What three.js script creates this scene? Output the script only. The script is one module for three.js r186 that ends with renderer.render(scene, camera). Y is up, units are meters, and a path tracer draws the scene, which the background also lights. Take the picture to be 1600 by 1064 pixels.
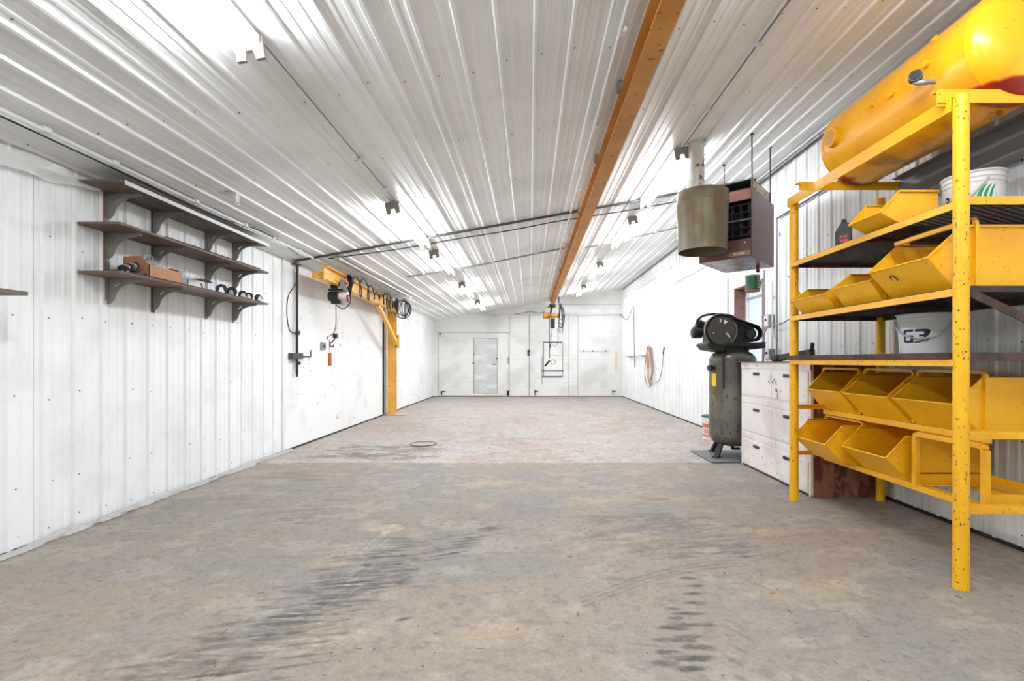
import * as THREE from 'three';
import { mergeGeometries } from 'three/addons/utils/BufferGeometryUtils.js';
import { RoundedBoxGeometry } from 'three/addons/geometries/RoundedBoxGeometry.js';
import { RectAreaLightUniformsLib } from 'three/addons/lights/RectAreaLightUniformsLib.js';

// ---------------------------------------------------------------- camera, sky, exposure
const scene = new THREE.Scene();
const camera = new THREE.PerspectiveCamera(2 * Math.atan(532 / 750) * 180 / Math.PI, 1600 / 1064, 0.05, 200);
camera.position.set(0, 1.25, 0);
camera.lookAt(0, 1.25, -10);
camera.setViewOffset(1600, 1064, -28, -32, 1600, 1064);          // lens shift: horizon below the middle, verticals stay upright
camera.updateProjectionMatrix();
scene.background = new THREE.Color().setRGB(0.62, 0.74, 1.0);     // overcast sky, seen through the side window only
RectAreaLightUniformsLib.init();
const renderer = new THREE.WebGLRenderer({ antialias: true });
renderer.toneMapping = THREE.LinearToneMapping;
renderer.toneMappingExposure = 1.66;
renderer.shadowMap.enabled = true;
const LAMP = 34;          // brightness of one working fluorescent fixture
const GLOW = 7;           // what the eye sees of its tubes

// ---------------------------------------------------------------- room measures (metres; the camera stands at x 0, z 0 and looks down -z)
const XL = -3.37, XR = 3.25, ZB = -16.9, ZF = 3.6;
const SLOPE = 0.171, YL = 2.666;
const ceilY = x => YL + SLOPE * (x - XL);
const YR = ceilY(XR);
const PITCH = 0.2286;

// ---------------------------------------------------------------- noise and textures
function rng(seed) { let s = seed >>> 0; return () => { s = (s + 0x6D2B79F5) | 0; let t = Math.imul(s ^ (s >>> 15), 1 | s); t = (t + Math.imul(t ^ (t >>> 7), 61 | t)) ^ t; return ((t ^ (t >>> 14)) >>> 0) / 4294967296; }; }
const HN = new Float32Array(65536); { const r = rng(77); for (let i = 0; i < 65536; i++) HN[i] = r(); }
const lat = (x, y) => HN[((x & 255) | ((y & 255) << 8))];
function vn(x, y) {
  const xi = Math.floor(x), yi = Math.floor(y), fx = x - xi, fy = y - yi;
  const u = fx * fx * (3 - 2 * fx), v = fy * fy * (3 - 2 * fy);
  const a = lat(xi, yi), b = lat(xi + 1, yi), c = lat(xi, yi + 1), d = lat(xi + 1, yi + 1);
  return a + (b - a) * u + (c - a + (a - b - c + d) * u) * v;
}
function fbm(x, y, o = 4) { let s = 0, a = 0.5, n = 0; for (let i = 0; i < o; i++) { s += a * vn(x + i * 17.3, y + i * 9.1); n += a; a *= 0.5; x *= 2.03; y *= 2.03; } return s / n; }
const clamp = (v, a = 0, b = 1) => v < a ? a : v > b ? b : v;
const sst = (a, b, v) => { const t = clamp((v - a) / (b - a)); return t * t * (3 - 2 * t); };
const mix3 = (a, b, t) => [a[0] + (b[0] - a[0]) * t, a[1] + (b[1] - a[1]) * t, a[2] + (b[2] - a[2]) * t];
function tex(w, h, fn, metresU = 1, metresV = metresU, srgb = true) {
  const d = new Uint8Array(w * h * 4);
  for (let y = 0, k = 0; y < h; y++) for (let x = 0; x < w; x++, k += 4) { const c = fn(x / w, y / h); d[k] = clamp(c[0], 0, 255); d[k + 1] = clamp(c[1], 0, 255); d[k + 2] = clamp(c[2], 0, 255); d[k + 3] = 255; }
  const t = new THREE.DataTexture(d, w, h, THREE.RGBAFormat);
  t.wrapS = t.wrapT = THREE.RepeatWrapping; t.magFilter = THREE.LinearFilter; t.minFilter = THREE.LinearMipmapLinearFilter; t.generateMipmaps = true;
  if (srgb) t.colorSpace = THREE.SRGBColorSpace;
  t.repeat.set(1 / metresU, 1 / metresV); t.needsUpdate = true; return t;
}
// periodic noise: the lattice is 256 wide, so whole numbers of cells that divide it tile without a seam
const pn = (u, v, cells, o = 4, sx = 0) => { let s = 0, a = 0.5, n = 0, c = cells; for (let i = 0; i < o; i++) { const X = u * c, Y = v * c, xi = Math.floor(X), yi = Math.floor(Y), fx = X - xi, fy = Y - yi, U = fx * fx * (3 - 2 * fx), V = fy * fy * (3 - 2 * fy), m = q => ((q % c) + c) % c, k = sx + i * 31; const A = lat(m(xi) + k, m(yi) + k), B = lat(m(xi + 1) + k, m(yi) + k), C = lat(m(xi) + k, m(yi + 1) + k), D = lat(m(xi + 1) + k, m(yi + 1) + k); s += a * (A + (B - A) * U + (C - A + (A - B - C + D) * U) * V); n += a; a *= 0.5; c *= 2; } return s / n; };
const std = (o) => new THREE.MeshStandardMaterial({ side: THREE.DoubleSide, ...o });

const M = {};
// white baked paint on steel sheet: faint grime patches and specks
const grime = (base, dirt, amount, sx) => (u, v) => {
  const p = pn(u, v, 4, 5, sx), q = pn(u, v, 64, 2, sx + 7), s = pn(u, v, 128, 1, sx + 3);
  let c = mix3(base, dirt, clamp(sst(0.48, 0.78, p) * amount + (q - 0.5) * 0.08));
  
  return c;
};
M.ceiling = std({ map: tex(512, 512, grime([243, 244, 242], [220, 221, 219], 0.5, 3), 3.1), roughness: 0.42 });
M.wall = std({ map: tex(512, 512, grime([240, 241, 239], [214, 213, 209], 0.45, 12), 2.3), roughness: 0.5 });
M.ply = std({ map: tex(1024, 1024, (u, v) => { let c = grime([239, 239, 236], [208, 206, 200], 0.5, 21)(u, v); const st = pn(u * 0.999, v, 8, 3, 40); const scr = pn(u, v, 32, 3, 51); if (scr > 0.77 && st > 0.55) c = mix3(c, [150, 146, 140], sst(0.77, 0.85, scr) * 0.5); return c; }, 2.7), roughness: 0.62 });
M.backPly = std({ map: tex(1024, 1024, (u, v) => { let c = grime([238, 238, 234], [206, 205, 199], 0.5, 61)(u, v); const b = (v * 16) % 1; if (b < 0.05) c = mix3(c, [214, 212, 207], 0.5); const scr = pn(u, v, 64, 3, 91); if (scr > 0.82) c = mix3(c, [150, 144, 134], sst(0.82, 0.9, scr) * 0.6); return c; }, 2.6), roughness: 0.65 });
M.greyDoor = std({ map: tex(256, 256, (u, v) => { const p = pn(u, v, 4, 5, 33); return mix3([226, 226, 224], [204, 205, 205], sst(0.35, 0.75, p)); }, 1.6, 0.7), roughness: 0.6 });
M.dark = std({ color: 0x2b2a29, roughness: 0.7 });
M.black = std({ color: 0x151515, roughness: 0.45 });
M.rubber = std({ color: 0x1d1d1e, roughness: 0.6 });
M.whiteMetal = std({ color: 0xe4e4e1, roughness: 0.4 });
M.greyMetal = std({ color: 0x9a9c9c, roughness: 0.38, metalness: 0.55 });
M.greyPaint = std({ color: 0x8b8d90, roughness: 0.5 });
M.darkSteel = std({ color: 0x4d4d4d, roughness: 0.42, metalness: 0.5 });
M.lampCap = std({ color: 0x8d867b, roughness: 0.5 });
M.screw = std({ color: 0x55534f, roughness: 0.5, metalness: 0.3 });
M.conduit = std({ color: 0x86878a, roughness: 0.4, metalness: 0.4 });
M.conduitWhite = std({ color: 0xdedfdd, roughness: 0.4 });
const chip = (base, alt, dark, th, sx, cells = 32) => (u, v) => {
  const p = pn(u, v, 8, 4, sx), q = pn(u, v, cells, 3, sx + 13), g = pn(u, v, 4, 4, sx + 29), f = pn(u, v, 128, 2, sx + 5);
  let c = mix3(base, alt, sst(0.3, 0.75, g) * 0.8);
  c = mix3(c, [c[0] * 0.9, c[1] * 0.84, c[2] * 0.8], clamp((f - 0.5) * 0.6));
  if (q > th) c = mix3(c, dark, sst(th, th + 0.025, q) * 0.9);
  else if (q > th - 0.05 && p > 0.5) c = mix3(c, [188, 128, 22], 0.5);
  return c;
};
M.yellow = std({ map: tex(1024, 1024, chip([247, 187, 24], [238, 170, 18], [92, 70, 38], 0.82, 5, 64), 1.0), roughness: 0.38 });
M.yellowChip = std({ map: tex(1024, 1024, chip([246, 187, 22], [240, 174, 16], [84, 66, 44], 0.775, 45, 64), 0.8, 1.3), roughness: 0.4 });
M.binYellow = std({ map: tex(1024, 1024, chip([248, 187, 24], [238, 169, 18], [132, 96, 40], 0.83, 85, 64), 1.1), roughness: 0.42 });
M.orangeBeam = std({ map: tex(512, 512, chip([206, 144, 62], [182, 122, 50], [120, 82, 40], 0.77, 15), 1.4), roughness: 0.5 });
M.craneYellow = std({ map: tex(512, 512, chip([244, 190, 84], [232, 172, 66], [130, 90, 50], 0.78, 25), 1.4), roughness: 0.45 });
M.rust = std({ map: tex(512, 512, (u, v) => { const p = pn(u, v, 8, 5, 17); return mix3([92, 66, 52], [58, 44, 40], sst(0.3, 0.7, p)); }, 0.7), roughness: 0.75 });
M.expanded = std({ color: 0x3a3a3c, roughness: 0.55, metalness: 0.4 });
const grain = (a, b, c, sx) => (u, v) => { const s = pn(u, v * 1, 4, 3, sx), g = vn(u * 12, v * 150 + s * 14), h = pn(u, v, 8, 4, sx + 9); return mix3(mix3(a, b, g * 0.7 + 0.15), c, sst(0.5, 0.8, h) * 0.7); };
M.board = std({ map: tex(1024, 512, grain([128, 112, 102], [92, 78, 70], [70, 58, 52], 71), 2.1, 0.5), roughness: 0.6 });
M.boardRed = std({ map: tex(1024, 512, grain([128, 104, 88], [96, 74, 62], [70, 56, 48], 79), 2.1, 0.5), roughness: 0.55 });
M.jamb = std({ map: tex(256, 256, grain([150, 116, 98], [126, 94, 78], [110, 84, 70], 72), 1.0, 0.4), roughness: 0.6 });
M.bracket = std({ color: 0x8a857d, roughness: 0.45, metalness: 0.15 });
M.standardBlack = std({ color: 0x3a3836, roughness: 0.5 });
M.strip = std({ color: 0x94684f, roughness: 0.6 });
M.cabinet = std({ map: tex(1024, 1024, (u, v) => { let c = grime([238, 232, 228], [218, 204, 196], 0.8, 31)(u, v); const q = pn(u, v, 16, 4, 35), r = pn(u, v, 32, 3, 36); if (r > 0.78) c = mix3(c, [152, 104, 82], sst(0.78, 0.86, r) * 0.6); return c; }, 1.2), roughness: 0.5 });
M.cabinetSide = std({ map: tex(512, 512, (u, v) => { const p = pn(u, v * 0.25, 16, 5, 44), q = pn(u, v, 16, 4, 46); let c = mix3([150, 98, 72], [98, 54, 40], sst(0.35, 0.65, p)); return mix3(c, [176, 140, 118], sst(0.58, 0.72, q) * 0.5); }, 0.9), roughness: 0.65 });
M.worktop = std({ map: tex(256, 256, (u, v) => mix3([96, 86, 76], [62, 54, 48], pn(u, v, 8, 4, 48)), 0.8), roughness: 0.5 });
M.compressor = std({ map: tex(512, 1024, (u, v) => { const p = pn(u, v, 4, 5, 54), q = pn(u, v, 16, 4, 56), r = pn(u, v, 32, 3, 57); let c = mix3([122, 119, 108], [92, 90, 82], sst(0.35, 0.7, p)); if (q > 0.68) c = mix3(c, [112, 76, 54], sst(0.68, 0.78, q) * 0.8); if (r > 0.75) c = mix3(c, [62, 58, 52], 0.7); return c; }, 1.0, 1.5), roughness: 0.3, metalness: 0.45 });
M.pump = std({ map: tex(256, 256, (u, v) => mix3([58, 56, 54], [36, 35, 34], pn(u, v, 16, 4, 58)), 0.4), roughness: 0.5, metalness: 0.2 });
M.heater = std({ map: tex(512, 512, (u, v) => mix3([120, 82, 78], [98, 66, 64], pn(u, v, 8, 5, 64)), 0.9), roughness: 0.45 });
M.heaterPink = std({ map: tex(256, 256, (u, v) => mix3([178, 122, 106], [150, 100, 88], pn(u, v, 8, 4, 66)), 0.6), roughness: 0.5 });
M.cream = std({ map: tex(256, 256, (u, v) => mix3([196, 182, 150], [164, 150, 120], pn(u, v, 8, 4, 67)), 0.6), roughness: 0.5 });
M.barrel = std({ map: tex(1024, 1024, (u, v) => { const p = pn(u, v, 4, 5, 68), q = pn(u, v, 16, 4, 69), st = vn(u * 60, v * 3); let c = mix3([150, 141, 118], [116, 108, 88], clamp(sst(0.3, 0.7, p) * 0.7 + st * 0.35)); if (q > 0.62) c = mix3(c, [134, 108, 76], sst(0.62, 0.7, q) * 0.6); return c; }, 1.0), roughness: 0.45, metalness: 0.25 });
M.flue = std({ map: tex(256, 256, (u, v) => { const q = pn(u, v, 8, 4, 70); return mix3([222, 222, 218], [150, 116, 80], sst(0.6, 0.7, q)); }, 0.5), roughness: 0.35, metalness: 0.4 });
M.cardboard = std({ map: tex(128, 128, (u, v) => mix3([206, 154, 118], [190, 138, 104], pn(u, v, 16, 3, 73)), 0.3), roughness: 0.8 });
M.paper = std({ color: 0xe9e8e6, roughness: 0.7 });
M.paperGrey = std({ color: 0x9d9894, roughness: 0.7 });
M.plastic = std({ color: 0xeeedea, roughness: 0.4 });
M.handlePlastic = std({ color: 0xcfccc6, roughness: 0.5 });
M.clear = new THREE.MeshPhysicalMaterial({ color: 0xf4f6f6, roughness: 0.12, transmission: 0.75, thickness: 0, side: THREE.DoubleSide });
M.film = new THREE.MeshPhysicalMaterial({ color: 0xc9c5bf, roughness: 0.35, transmission: 0.25, thickness: 0, side: THREE.DoubleSide });
M.vapour = new THREE.MeshPhysicalMaterial({ color: 0xf2f2f0, roughness: 0.3, transmission: 0.3, thickness: 0, side: THREE.DoubleSide });
M.glass = new THREE.MeshPhysicalMaterial({ color: 0xffffff, roughness: 0.02, transmission: 1, thickness: 0, side: THREE.DoubleSide });
M.redPaint = std({ color: 0x8a2a24, roughness: 0.5 });
M.orangePlastic = std({ color: 0xc4622f, roughness: 0.5 });
M.green = std({ color: 0x17603c, roughness: 0.45 });
M.hoseOrange = std({ color: 0xcf9c80, roughness: 0.6 });
M.hoseGrey = std({ color: 0x8f8a86, roughness: 0.6 });
M.yellowLabel = std({ color: 0xf2c21a, roughness: 0.5 });
M.brass = std({ color: 0xb08d4a, roughness: 0.4, metalness: 0.7 });
M.copper = std({ color: 0x8a5238, roughness: 0.5, metalness: 0.4 });
M.tube = std({ color: 0xffffff, emissive: 0xedf3fc, emissiveIntensity: GLOW, roughness: 0.4 });
M.tubeOff = std({ color: 0xd9c6bd, roughness: 0.35 });
M.silver = std({ color: 0xc9cbca, roughness: 0.35, metalness: 0.6 });
M.snow = std({ color: 0xf2f4f8, roughness: 0.9 });

// ---------------------------------------------------------------- builders
const V = (x, y, z) => new THREE.Vector3(x, y, z);
const taken = {};
function numbered(name) { const n = taken[name] = (taken[name] ?? -1) + 1; return n ? `${name}_${String(n).padStart(3, '0')}` : name; }
function metricUV(g) {
  const p = g.attributes.position, n = g.attributes.normal, uv = new Float32Array(p.count * 2);
  for (let i = 0; i < p.count; i += 3) {
    let ax = 0, ay = 0, az = 0;
    for (let k = 0; k < 3; k++) { ax += Math.abs(n.getX(i + k)); ay += Math.abs(n.getY(i + k)); az += Math.abs(n.getZ(i + k)); }
    for (let k = i; k < i + 3; k++) {
      const x = p.getX(k), y = p.getY(k), z = p.getZ(k);
      if (ay >= ax && ay >= az) { uv[2 * k] = z; uv[2 * k + 1] = x; } else if (ax >= az) { uv[2 * k] = z; uv[2 * k + 1] = y; } else { uv[2 * k] = x; uv[2 * k + 1] = y; }
    }
  }
  g.setAttribute('uv', new THREE.BufferAttribute(uv, 2));
}
function origin(o) { const v = V(0, 0, 0); for (let q = o; q && q !== scene; q = q.parent) v.add(q.position); return v; }
class Geo {
  constructor(keepUV = false) { this.l = []; this.keep = keepUV; }
  add(g, m) { g = g.index ? g.toNonIndexed() : g.clone(); if (m) g.applyMatrix4(m); for (const k of Object.keys(g.attributes)) if (!['position', 'normal', 'uv'].includes(k)) g.deleteAttribute(k); this.l.push(g); return this; }
  box(x, y, z, sx, sy, sz, r = 0, rot) {
    const g = r ? new RoundedBoxGeometry(sx, sy, sz, 1, Math.min(r, sx / 2.1, sy / 2.1, sz / 2.1)) : new THREE.BoxGeometry(sx, sy, sz);
    const m = new THREE.Matrix4(); if (rot) m.makeRotationFromEuler(new THREE.Euler(...rot)); m.setPosition(x, y, z); return this.add(g, m);
  }
  span(x0, y0, z0, x1, y1, z1, r = 0) { return this.box((x0 + x1) / 2, (y0 + y1) / 2, (z0 + z1) / 2, Math.abs(x1 - x0), Math.abs(y1 - y0), Math.abs(z1 - z0), r); }
  cyl(a, b, r0, r1 = r0, seg = 16, open = false) {
    const A = V(...a), B = V(...b), L = A.distanceTo(B), g = new THREE.CylinderGeometry(r1, r0, L, seg, 1, open);
    const m = new THREE.Matrix4().makeRotationFromQuaternion(new THREE.Quaternion().setFromUnitVectors(V(0, 1, 0), B.clone().sub(A).normalize()));
    m.setPosition(A.add(B).multiplyScalar(0.5)); return this.add(g, m);
  }
  bar(a, b, w, h, r = 0) {   // a square bar from a to b, h measured upright
    const A = V(...a), B = V(...b), L = A.distanceTo(B), d = B.clone().sub(A).normalize();
    const up = Math.abs(d.y) > 0.99 ? V(1, 0, 0) : V(0, 1, 0), s = V().crossVectors(up, d).normalize(), u = V().crossVectors(d, s);
    const m = new THREE.Matrix4().makeBasis(s, u, d); m.setPosition(A.add(B).multiplyScalar(0.5));
    return this.add(r ? new RoundedBoxGeometry(w, h, L, 1, r) : new THREE.BoxGeometry(w, h, L), m);
  }
  tube(pts, r, n = 0, seg = 8, closed = false) {
    const c = new THREE.CatmullRomCurve3(pts.map(p => V(...p)), closed, 'centripetal');
    return this.add(new THREE.TubeGeometry(c, n || pts.length * 6, r, seg, closed));
  }
  path(pts, r, seg = 8) {    // straight runs with round elbows
    for (let i = 0; i + 1 < pts.length; i++) this.cyl(pts[i], pts[i + 1], r, r, seg);
    for (let i = 1; i + 1 < pts.length; i++) this.ball(pts[i], r * 1.02, seg);
    return this;
  }
  ball(c, r, seg = 12, sy = 1) { const g = new THREE.SphereGeometry(r, seg, Math.max(6, seg >> 1)); g.scale(1, sy, 1); return this.add(g, new THREE.Matrix4().setPosition(...c)); }
  torus(c, R, r, rot = [0, 0, 0], seg = 24, arc = Math.PI * 2) { const m = new THREE.Matrix4().makeRotationFromEuler(new THREE.Euler(...rot)); m.setPosition(...c); return this.add(new THREE.TorusGeometry(R, r, 8, seg, arc), m); }
  lathe(prof, c, seg = 32, rot) { const m = new THREE.Matrix4(); if (rot) m.makeRotationFromEuler(new THREE.Euler(...rot)); m.setPosition(...c); return this.add(new THREE.LatheGeometry(prof.map(p => new THREE.Vector2(p[0], p[1])), seg), m); }
  prism(pts, depth, m, holes = [], bevel = 0) {   // a flat outline in x, y pulled along z from 0 to depth
    const s = new THREE.Shape(pts.map(p => new THREE.Vector2(p[0], p[1]))); for (const h of holes) s.holes.push(new THREE.Path(h.map(p => new THREE.Vector2(p[0], p[1]))));
    return this.add(new THREE.ExtrudeGeometry(s, { depth, bevelEnabled: bevel > 0, bevelSize: bevel, bevelThickness: bevel, bevelSegments: 1, steps: 1 }), m);
  }
  quads(list) { const p = []; for (const [a, b, c, d] of list) p.push(...a, ...b, ...c, ...a, ...c, ...d); const g = new THREE.BufferGeometry(); g.setAttribute('position', new THREE.Float32BufferAttribute(p, 3)); g.computeVertexNormals(); return this.add(g); }
  grid(nu, nv, f) { const P = (i, j) => f(i / nu, j / nv), idx = [], p = []; for (let j = 0; j <= nv; j++) for (let i = 0; i <= nu; i++) p.push(...P(i, j)); for (let j = 0; j < nv; j++) for (let i = 0; i < nu; i++) { const a = j * (nu + 1) + i, b = a + 1, c = a + nu + 1, d = c + 1; idx.push(a, b, d, a, d, c); } const g = new THREE.BufferGeometry(); g.setAttribute('position', new THREE.Float32BufferAttribute(p, 3)); g.setIndex(idx); g.computeVertexNormals(); return this.add(g); }
  build(name, mat, parent, world = true) {
    if (!this.keep) for (const g of this.l) metricUV(g);
    const g = mergeGeometries(this.l.map(q => { if (!q.attributes.uv) metricUV(q); return q; }));
    if (world && parent && parent !== scene) { const o = origin(parent); g.translate(-o.x, -o.y, -o.z); }
    const mesh = new THREE.Mesh(g, mat); mesh.name = parent && parent !== scene ? name : numbered(name);
    mesh.castShadow = mesh.receiveShadow = true; (parent || scene).add(mesh); return mesh;
  }
}
const geo = () => new Geo();
function thing(name, label, category, [x, y, z], group) {
  const o = new THREE.Group(); o.name = numbered(name); o.position.set(x, y, z); o.userData = { label, category }; if (group) o.userData.group = group; scene.add(o); return o;
}
function tag(o, label, category, group) { o.userData = { ...o.userData, label, category }; if (group) o.userData.group = group; return o; }
function struct(o, label) { o.userData = { ...o.userData, kind: 'structure', label }; return o; }
function copyOf(o, label, pos) { const c = o.clone(); c.name = numbered(o.name.replace(/_\d{3}$/, '')); c.userData = { ...o.userData, label }; c.position.set(...pos); scene.add(c); return c; }
function canvasTex(w, h, draw) { const c = document.createElement('canvas'); c.width = w; c.height = h; draw(c.getContext('2d'), w, h); const t = new THREE.CanvasTexture(c); t.colorSpace = THREE.SRGBColorSpace; return t; }
// ---------------------------------------------------------------- floor
const JOINT = -5.86;
// marks on the concrete: [x, z, length, width, angle, strength, kind] in metres; kind 0 dark rubber, 1 ochre dust, 2 grey patch, 3 pale scrape
const marks = [];
{
  const r = rng(5);
  const lugs = (pts, n, len, wid, ang, st, jit = 0.04) => { for (let i = 0; i < n; i++) { const t = i / (n - 1) * (pts.length - 1), k = Math.min(Math.floor(t), pts.length - 2), f = t - k; const x = pts[k][0] + (pts[k + 1][0] - pts[k][0]) * f, z = pts[k][1] + (pts[k + 1][1] - pts[k][1]) * f; marks.push([x + (r() - 0.5) * jit, z + (r() - 0.5) * jit * 0.6, len * (0.7 + r() * 0.6), wid * (0.7 + r() * 0.6), ang + (r() - 0.5) * 0.2, st * (0.6 + r() * 0.7), 0]); } };
  lugs([[-1.30, -1.85], [-1.13, -2.35], [-0.98, -2.75], [-0.86, -3.2]], 26, 0.38, 0.036, 0.14, 0.85, 0.1);
  lugs([[-1.0, -1.9], [-0.86, -2.5], [-0.78, -2.9]], 18, 0.28, 0.03, 0.2, 0.75, 0.12);
  lugs([[-0.62, -3.05], [-0.42, -3.35], [-0.30, -3.6]], 12, 0.34, 0.036, 0.32, 0.75, 0.08);
  lugs([[-1.85, -3.7], [-1.75, -4.1], [-2.02, -4.9]], 14, 0.34, 0.035, 0.2, 0.42, 0.14);
  lugs([[0.665, -1.95], [0.75, -2.2], [0.87, -2.55], [0.93, -2.85]], 11, 0.18, 0.040, 0.03, 1.0, 0.02);
  lugs([[0.56, -1.98], [0.66, -2.24], [0.78, -2.5]], 7, 0.13, 0.036, -0.05, 0.7, 0.03);
  lugs([[0.82, -1.9], [0.93, -2.15], [1.02, -2.4]], 6, 0.12, 0.03, -0.9, 0.35, 0.05);
  for (let k = 0; k < 3; k++) for (let i = 0; i < 16; i++) { const t = i / 15; marks.push([0.30 + 0.95 * t, -2.46 - 0.30 * Math.sin(t * 1.7) - 0.16 * t - k * 0.045, 0.11, 0.018, 0.42 - 0.3 * t, 0.42, 0]); }
  lugs([[0.5, -3.9], [1.0, -3.72], [1.3, -3.45]], 14, 0.3, 0.09, 0.1, 0.36, 0.24);
  lugs([[1.05, -3.3], [1.45, -3.15]], 9, 0.34, 0.05, 0.15, 0.5, 0.16);
  marks.push([1.40, -3.07, 0.2, 0.06, 0.1, 0.9, 0], [1.22, -3.12, 0.22, 0.05, 0.1, 0.7, 0], [-0.62, -2.32, 0.09, 0.035, 0.3, 0.9, 0], [1.16, -4.35, 0.3, 0.12, 0, 0.5, 0]);
  lugs([[-2.6, -5.4], [-2.35, -5.0]], 8, 0.4, 0.1, 0.1, 0.3, 0.3); lugs([[-2.9, -4.4], [-1.9, -3.9]], 8, 0.5, 0.08, 0.2, 0.2, 0.3);
  for (const [x, z, l, w, s] of [[-0.44, -4.92, 0.5, 0.3, 0.8], [0.62, -4.3, 0.7, 0.4, 0.55], [1.3, -4.35, 0.8, 0.22, 0.6], [-1.05, -3.58, 0.4, 0.16, 0.9], [1.7, -3.5, 0.6, 0.14, 0.6], [0.9, -3.35, 0.6, 0.2, 0.5], [0.3, -4.7, 0.8, 0.2, 0.5], [-0.2, -2.2, 0.5, 0.2, 0.4], [-0.9, -2.2, 0.5, 0.2, 0.5], [-1.2, -3.0, 0.5, 0.3, 0.5], [1.5, -2.6, 0.9, 0.3, 0.4], [1.1, -2.3, 0.4, 0.2, 0.3]]) marks.push([x, z, l, w, 0.1, s, 1]);
  for (let i = 0; i < 70; i++) { const a = r() * 6.28, q = Math.sqrt(r()); marks.push([1.05 + 0.6 * q * Math.cos(a), -3.5 + 0.45 * q * Math.sin(a), 0.2 + r() * 0.25, 0.03 + r() * 0.05, 0.2 + (r() - 0.5) * 0.6, 0.4, 0]); }
  for (let i = 0; i < 110; i++) { const t = r(); marks.push([-1.45 + 0.75 * t + (r() - 0.5) * 0.5, -1.8 - 1.7 * t, 0.14 + r() * 0.25, 0.02 + r() * 0.03, 0.15 + (r() - 0.5) * 0.5, 0.5, 0]); }
  for (let i = 0; i < 90; i++) marks.push([-2.6 + r() * 5.2, -1.9 - r() * 3.8, 0.1 + r() * 0.3, 0.012 + r() * 0.03, (r() - 0.3) * 0.8, 0.22, 0]);
  for (let i = 0; i < 34; i++) marks.push([-1.3 + r() * 0.5, -2.1 - r() * 1.6, 0.18, 0.012, (r() - 0.5) * 0.8, 0.6, 3]);
  for (let i = 0; i < 14; i++) { const t = r(); marks.push([-0.98 - 0.1 * t + (r() - 0.5) * 0.1, -2.5 - t, 0.3, 0.012, 1.2 + r() * 0.6, 0.6, 3]); }
  for (let i = 0; i < 26; i++) marks.push([-2.6 + r() * 5, -2 - r() * 3.6, 0.25 + r() * 0.5, 0.15 + r() * 0.25, r() * 3, 0.35, 2]);
}
function rasterMarks(w, h, x0, z0, x1, z1, list) {      // four masks over the rectangle, ragged by noise
  const m = [0, 1, 2, 3].map(() => new Float32Array(w * h)), sx = w / (x1 - x0), sz = h / (z1 - z0);
  for (const [x, z, L, W, a, s, k] of list) {
    const R = Math.max(L, W) * 0.8, c = Math.cos(a), n = Math.sin(a);
    for (let j = Math.max(0, Math.floor((z - R - z0) * sz)); j < Math.min(h, (z + R - z0) * sz); j++) for (let i = Math.max(0, Math.floor((x - R - x0) * sx)); i < Math.min(w, (x + R - x0) * sx); i++) {
      const px = x0 + (i + 0.5) / sx - x, pz = z0 + (j + 0.5) / sz - z, u = px * c - pz * n, v = px * n + pz * c;
      const e = Math.hypot(u / (L / 2), v / (W / 2)) + (fbm((px + x) * 14, (pz + z) * 14, 3) - 0.5) * 1.5;
      const q = s * sst(1.2, 0.3, e) * (0.25 + 1.1 * fbm((px + x) * 26 + 7, (pz + z) * 40, 3));
      const id = j * w + i; if (q > m[k][id]) m[k][id] = q;
    }
  }
  return m;
}
function slabTexture(w, h, x0, z0, x1, z1, list, far) {
  const m = rasterMarks(w, h, x0, z0, x1, z1, list);
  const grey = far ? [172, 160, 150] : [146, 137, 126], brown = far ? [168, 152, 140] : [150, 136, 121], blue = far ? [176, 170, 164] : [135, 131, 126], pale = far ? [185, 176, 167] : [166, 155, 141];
  return tex(w, h, (u, v) => {
    const X = x0 + (x1 - x0) * u, Z = z0 + (z1 - z0) * v, i = Math.min(h - 1, Math.floor(v * h)) * w + Math.min(w - 1, Math.floor(u * w));
    const a = fbm(X * 0.9 + 3, Z * 0.9, 4), b = fbm(X * 1.7 + 40, Z * 1.7 + 11, 5), c = fbm(X * 5 + 9, Z * 7, 4), d = vn(X * 90, Z * 90), e = fbm(X * 22, Z * 30 + 7, 3);
    let k = mix3(grey, brown, sst(0.38, 0.62, a));
    k = mix3(k, blue, sst(0.5, 0.72, b) * 0.75);
    k = mix3(k, pale, sst(0.52, 0.72, c) * 0.6);
    k = mix3(k, [118, 110, 103], sst(0.5, 0.8, e) * 0.45);
    k = mix3(k, [206, 178, 132], m[1][i] * 0.6); k = mix3(k, [140, 139, 139], m[2][i] * 0.8); k = mix3(k, [216, 200, 174], m[3][i] * 0.95);
    k = mix3(k, [66, 63, 60], clamp(m[0][i]) * 0.8);
    const s = 0.915 + 0.11 * d + 0.06 * vn(X * 210, Z * 210); k = [k[0] * s, k[1] * s, k[2] * s];
    if (vn(X * 34 + 5, Z * 34) > 0.962) k = mix3(k, [74, 68, 62], 0.6);
    return k;
  });
}
const floorNear = slabTexture(2048, 1536, XL - 0.2, JOINT, XR + 0.2, -0.7, marks, false);
const farMarks = [];
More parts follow.
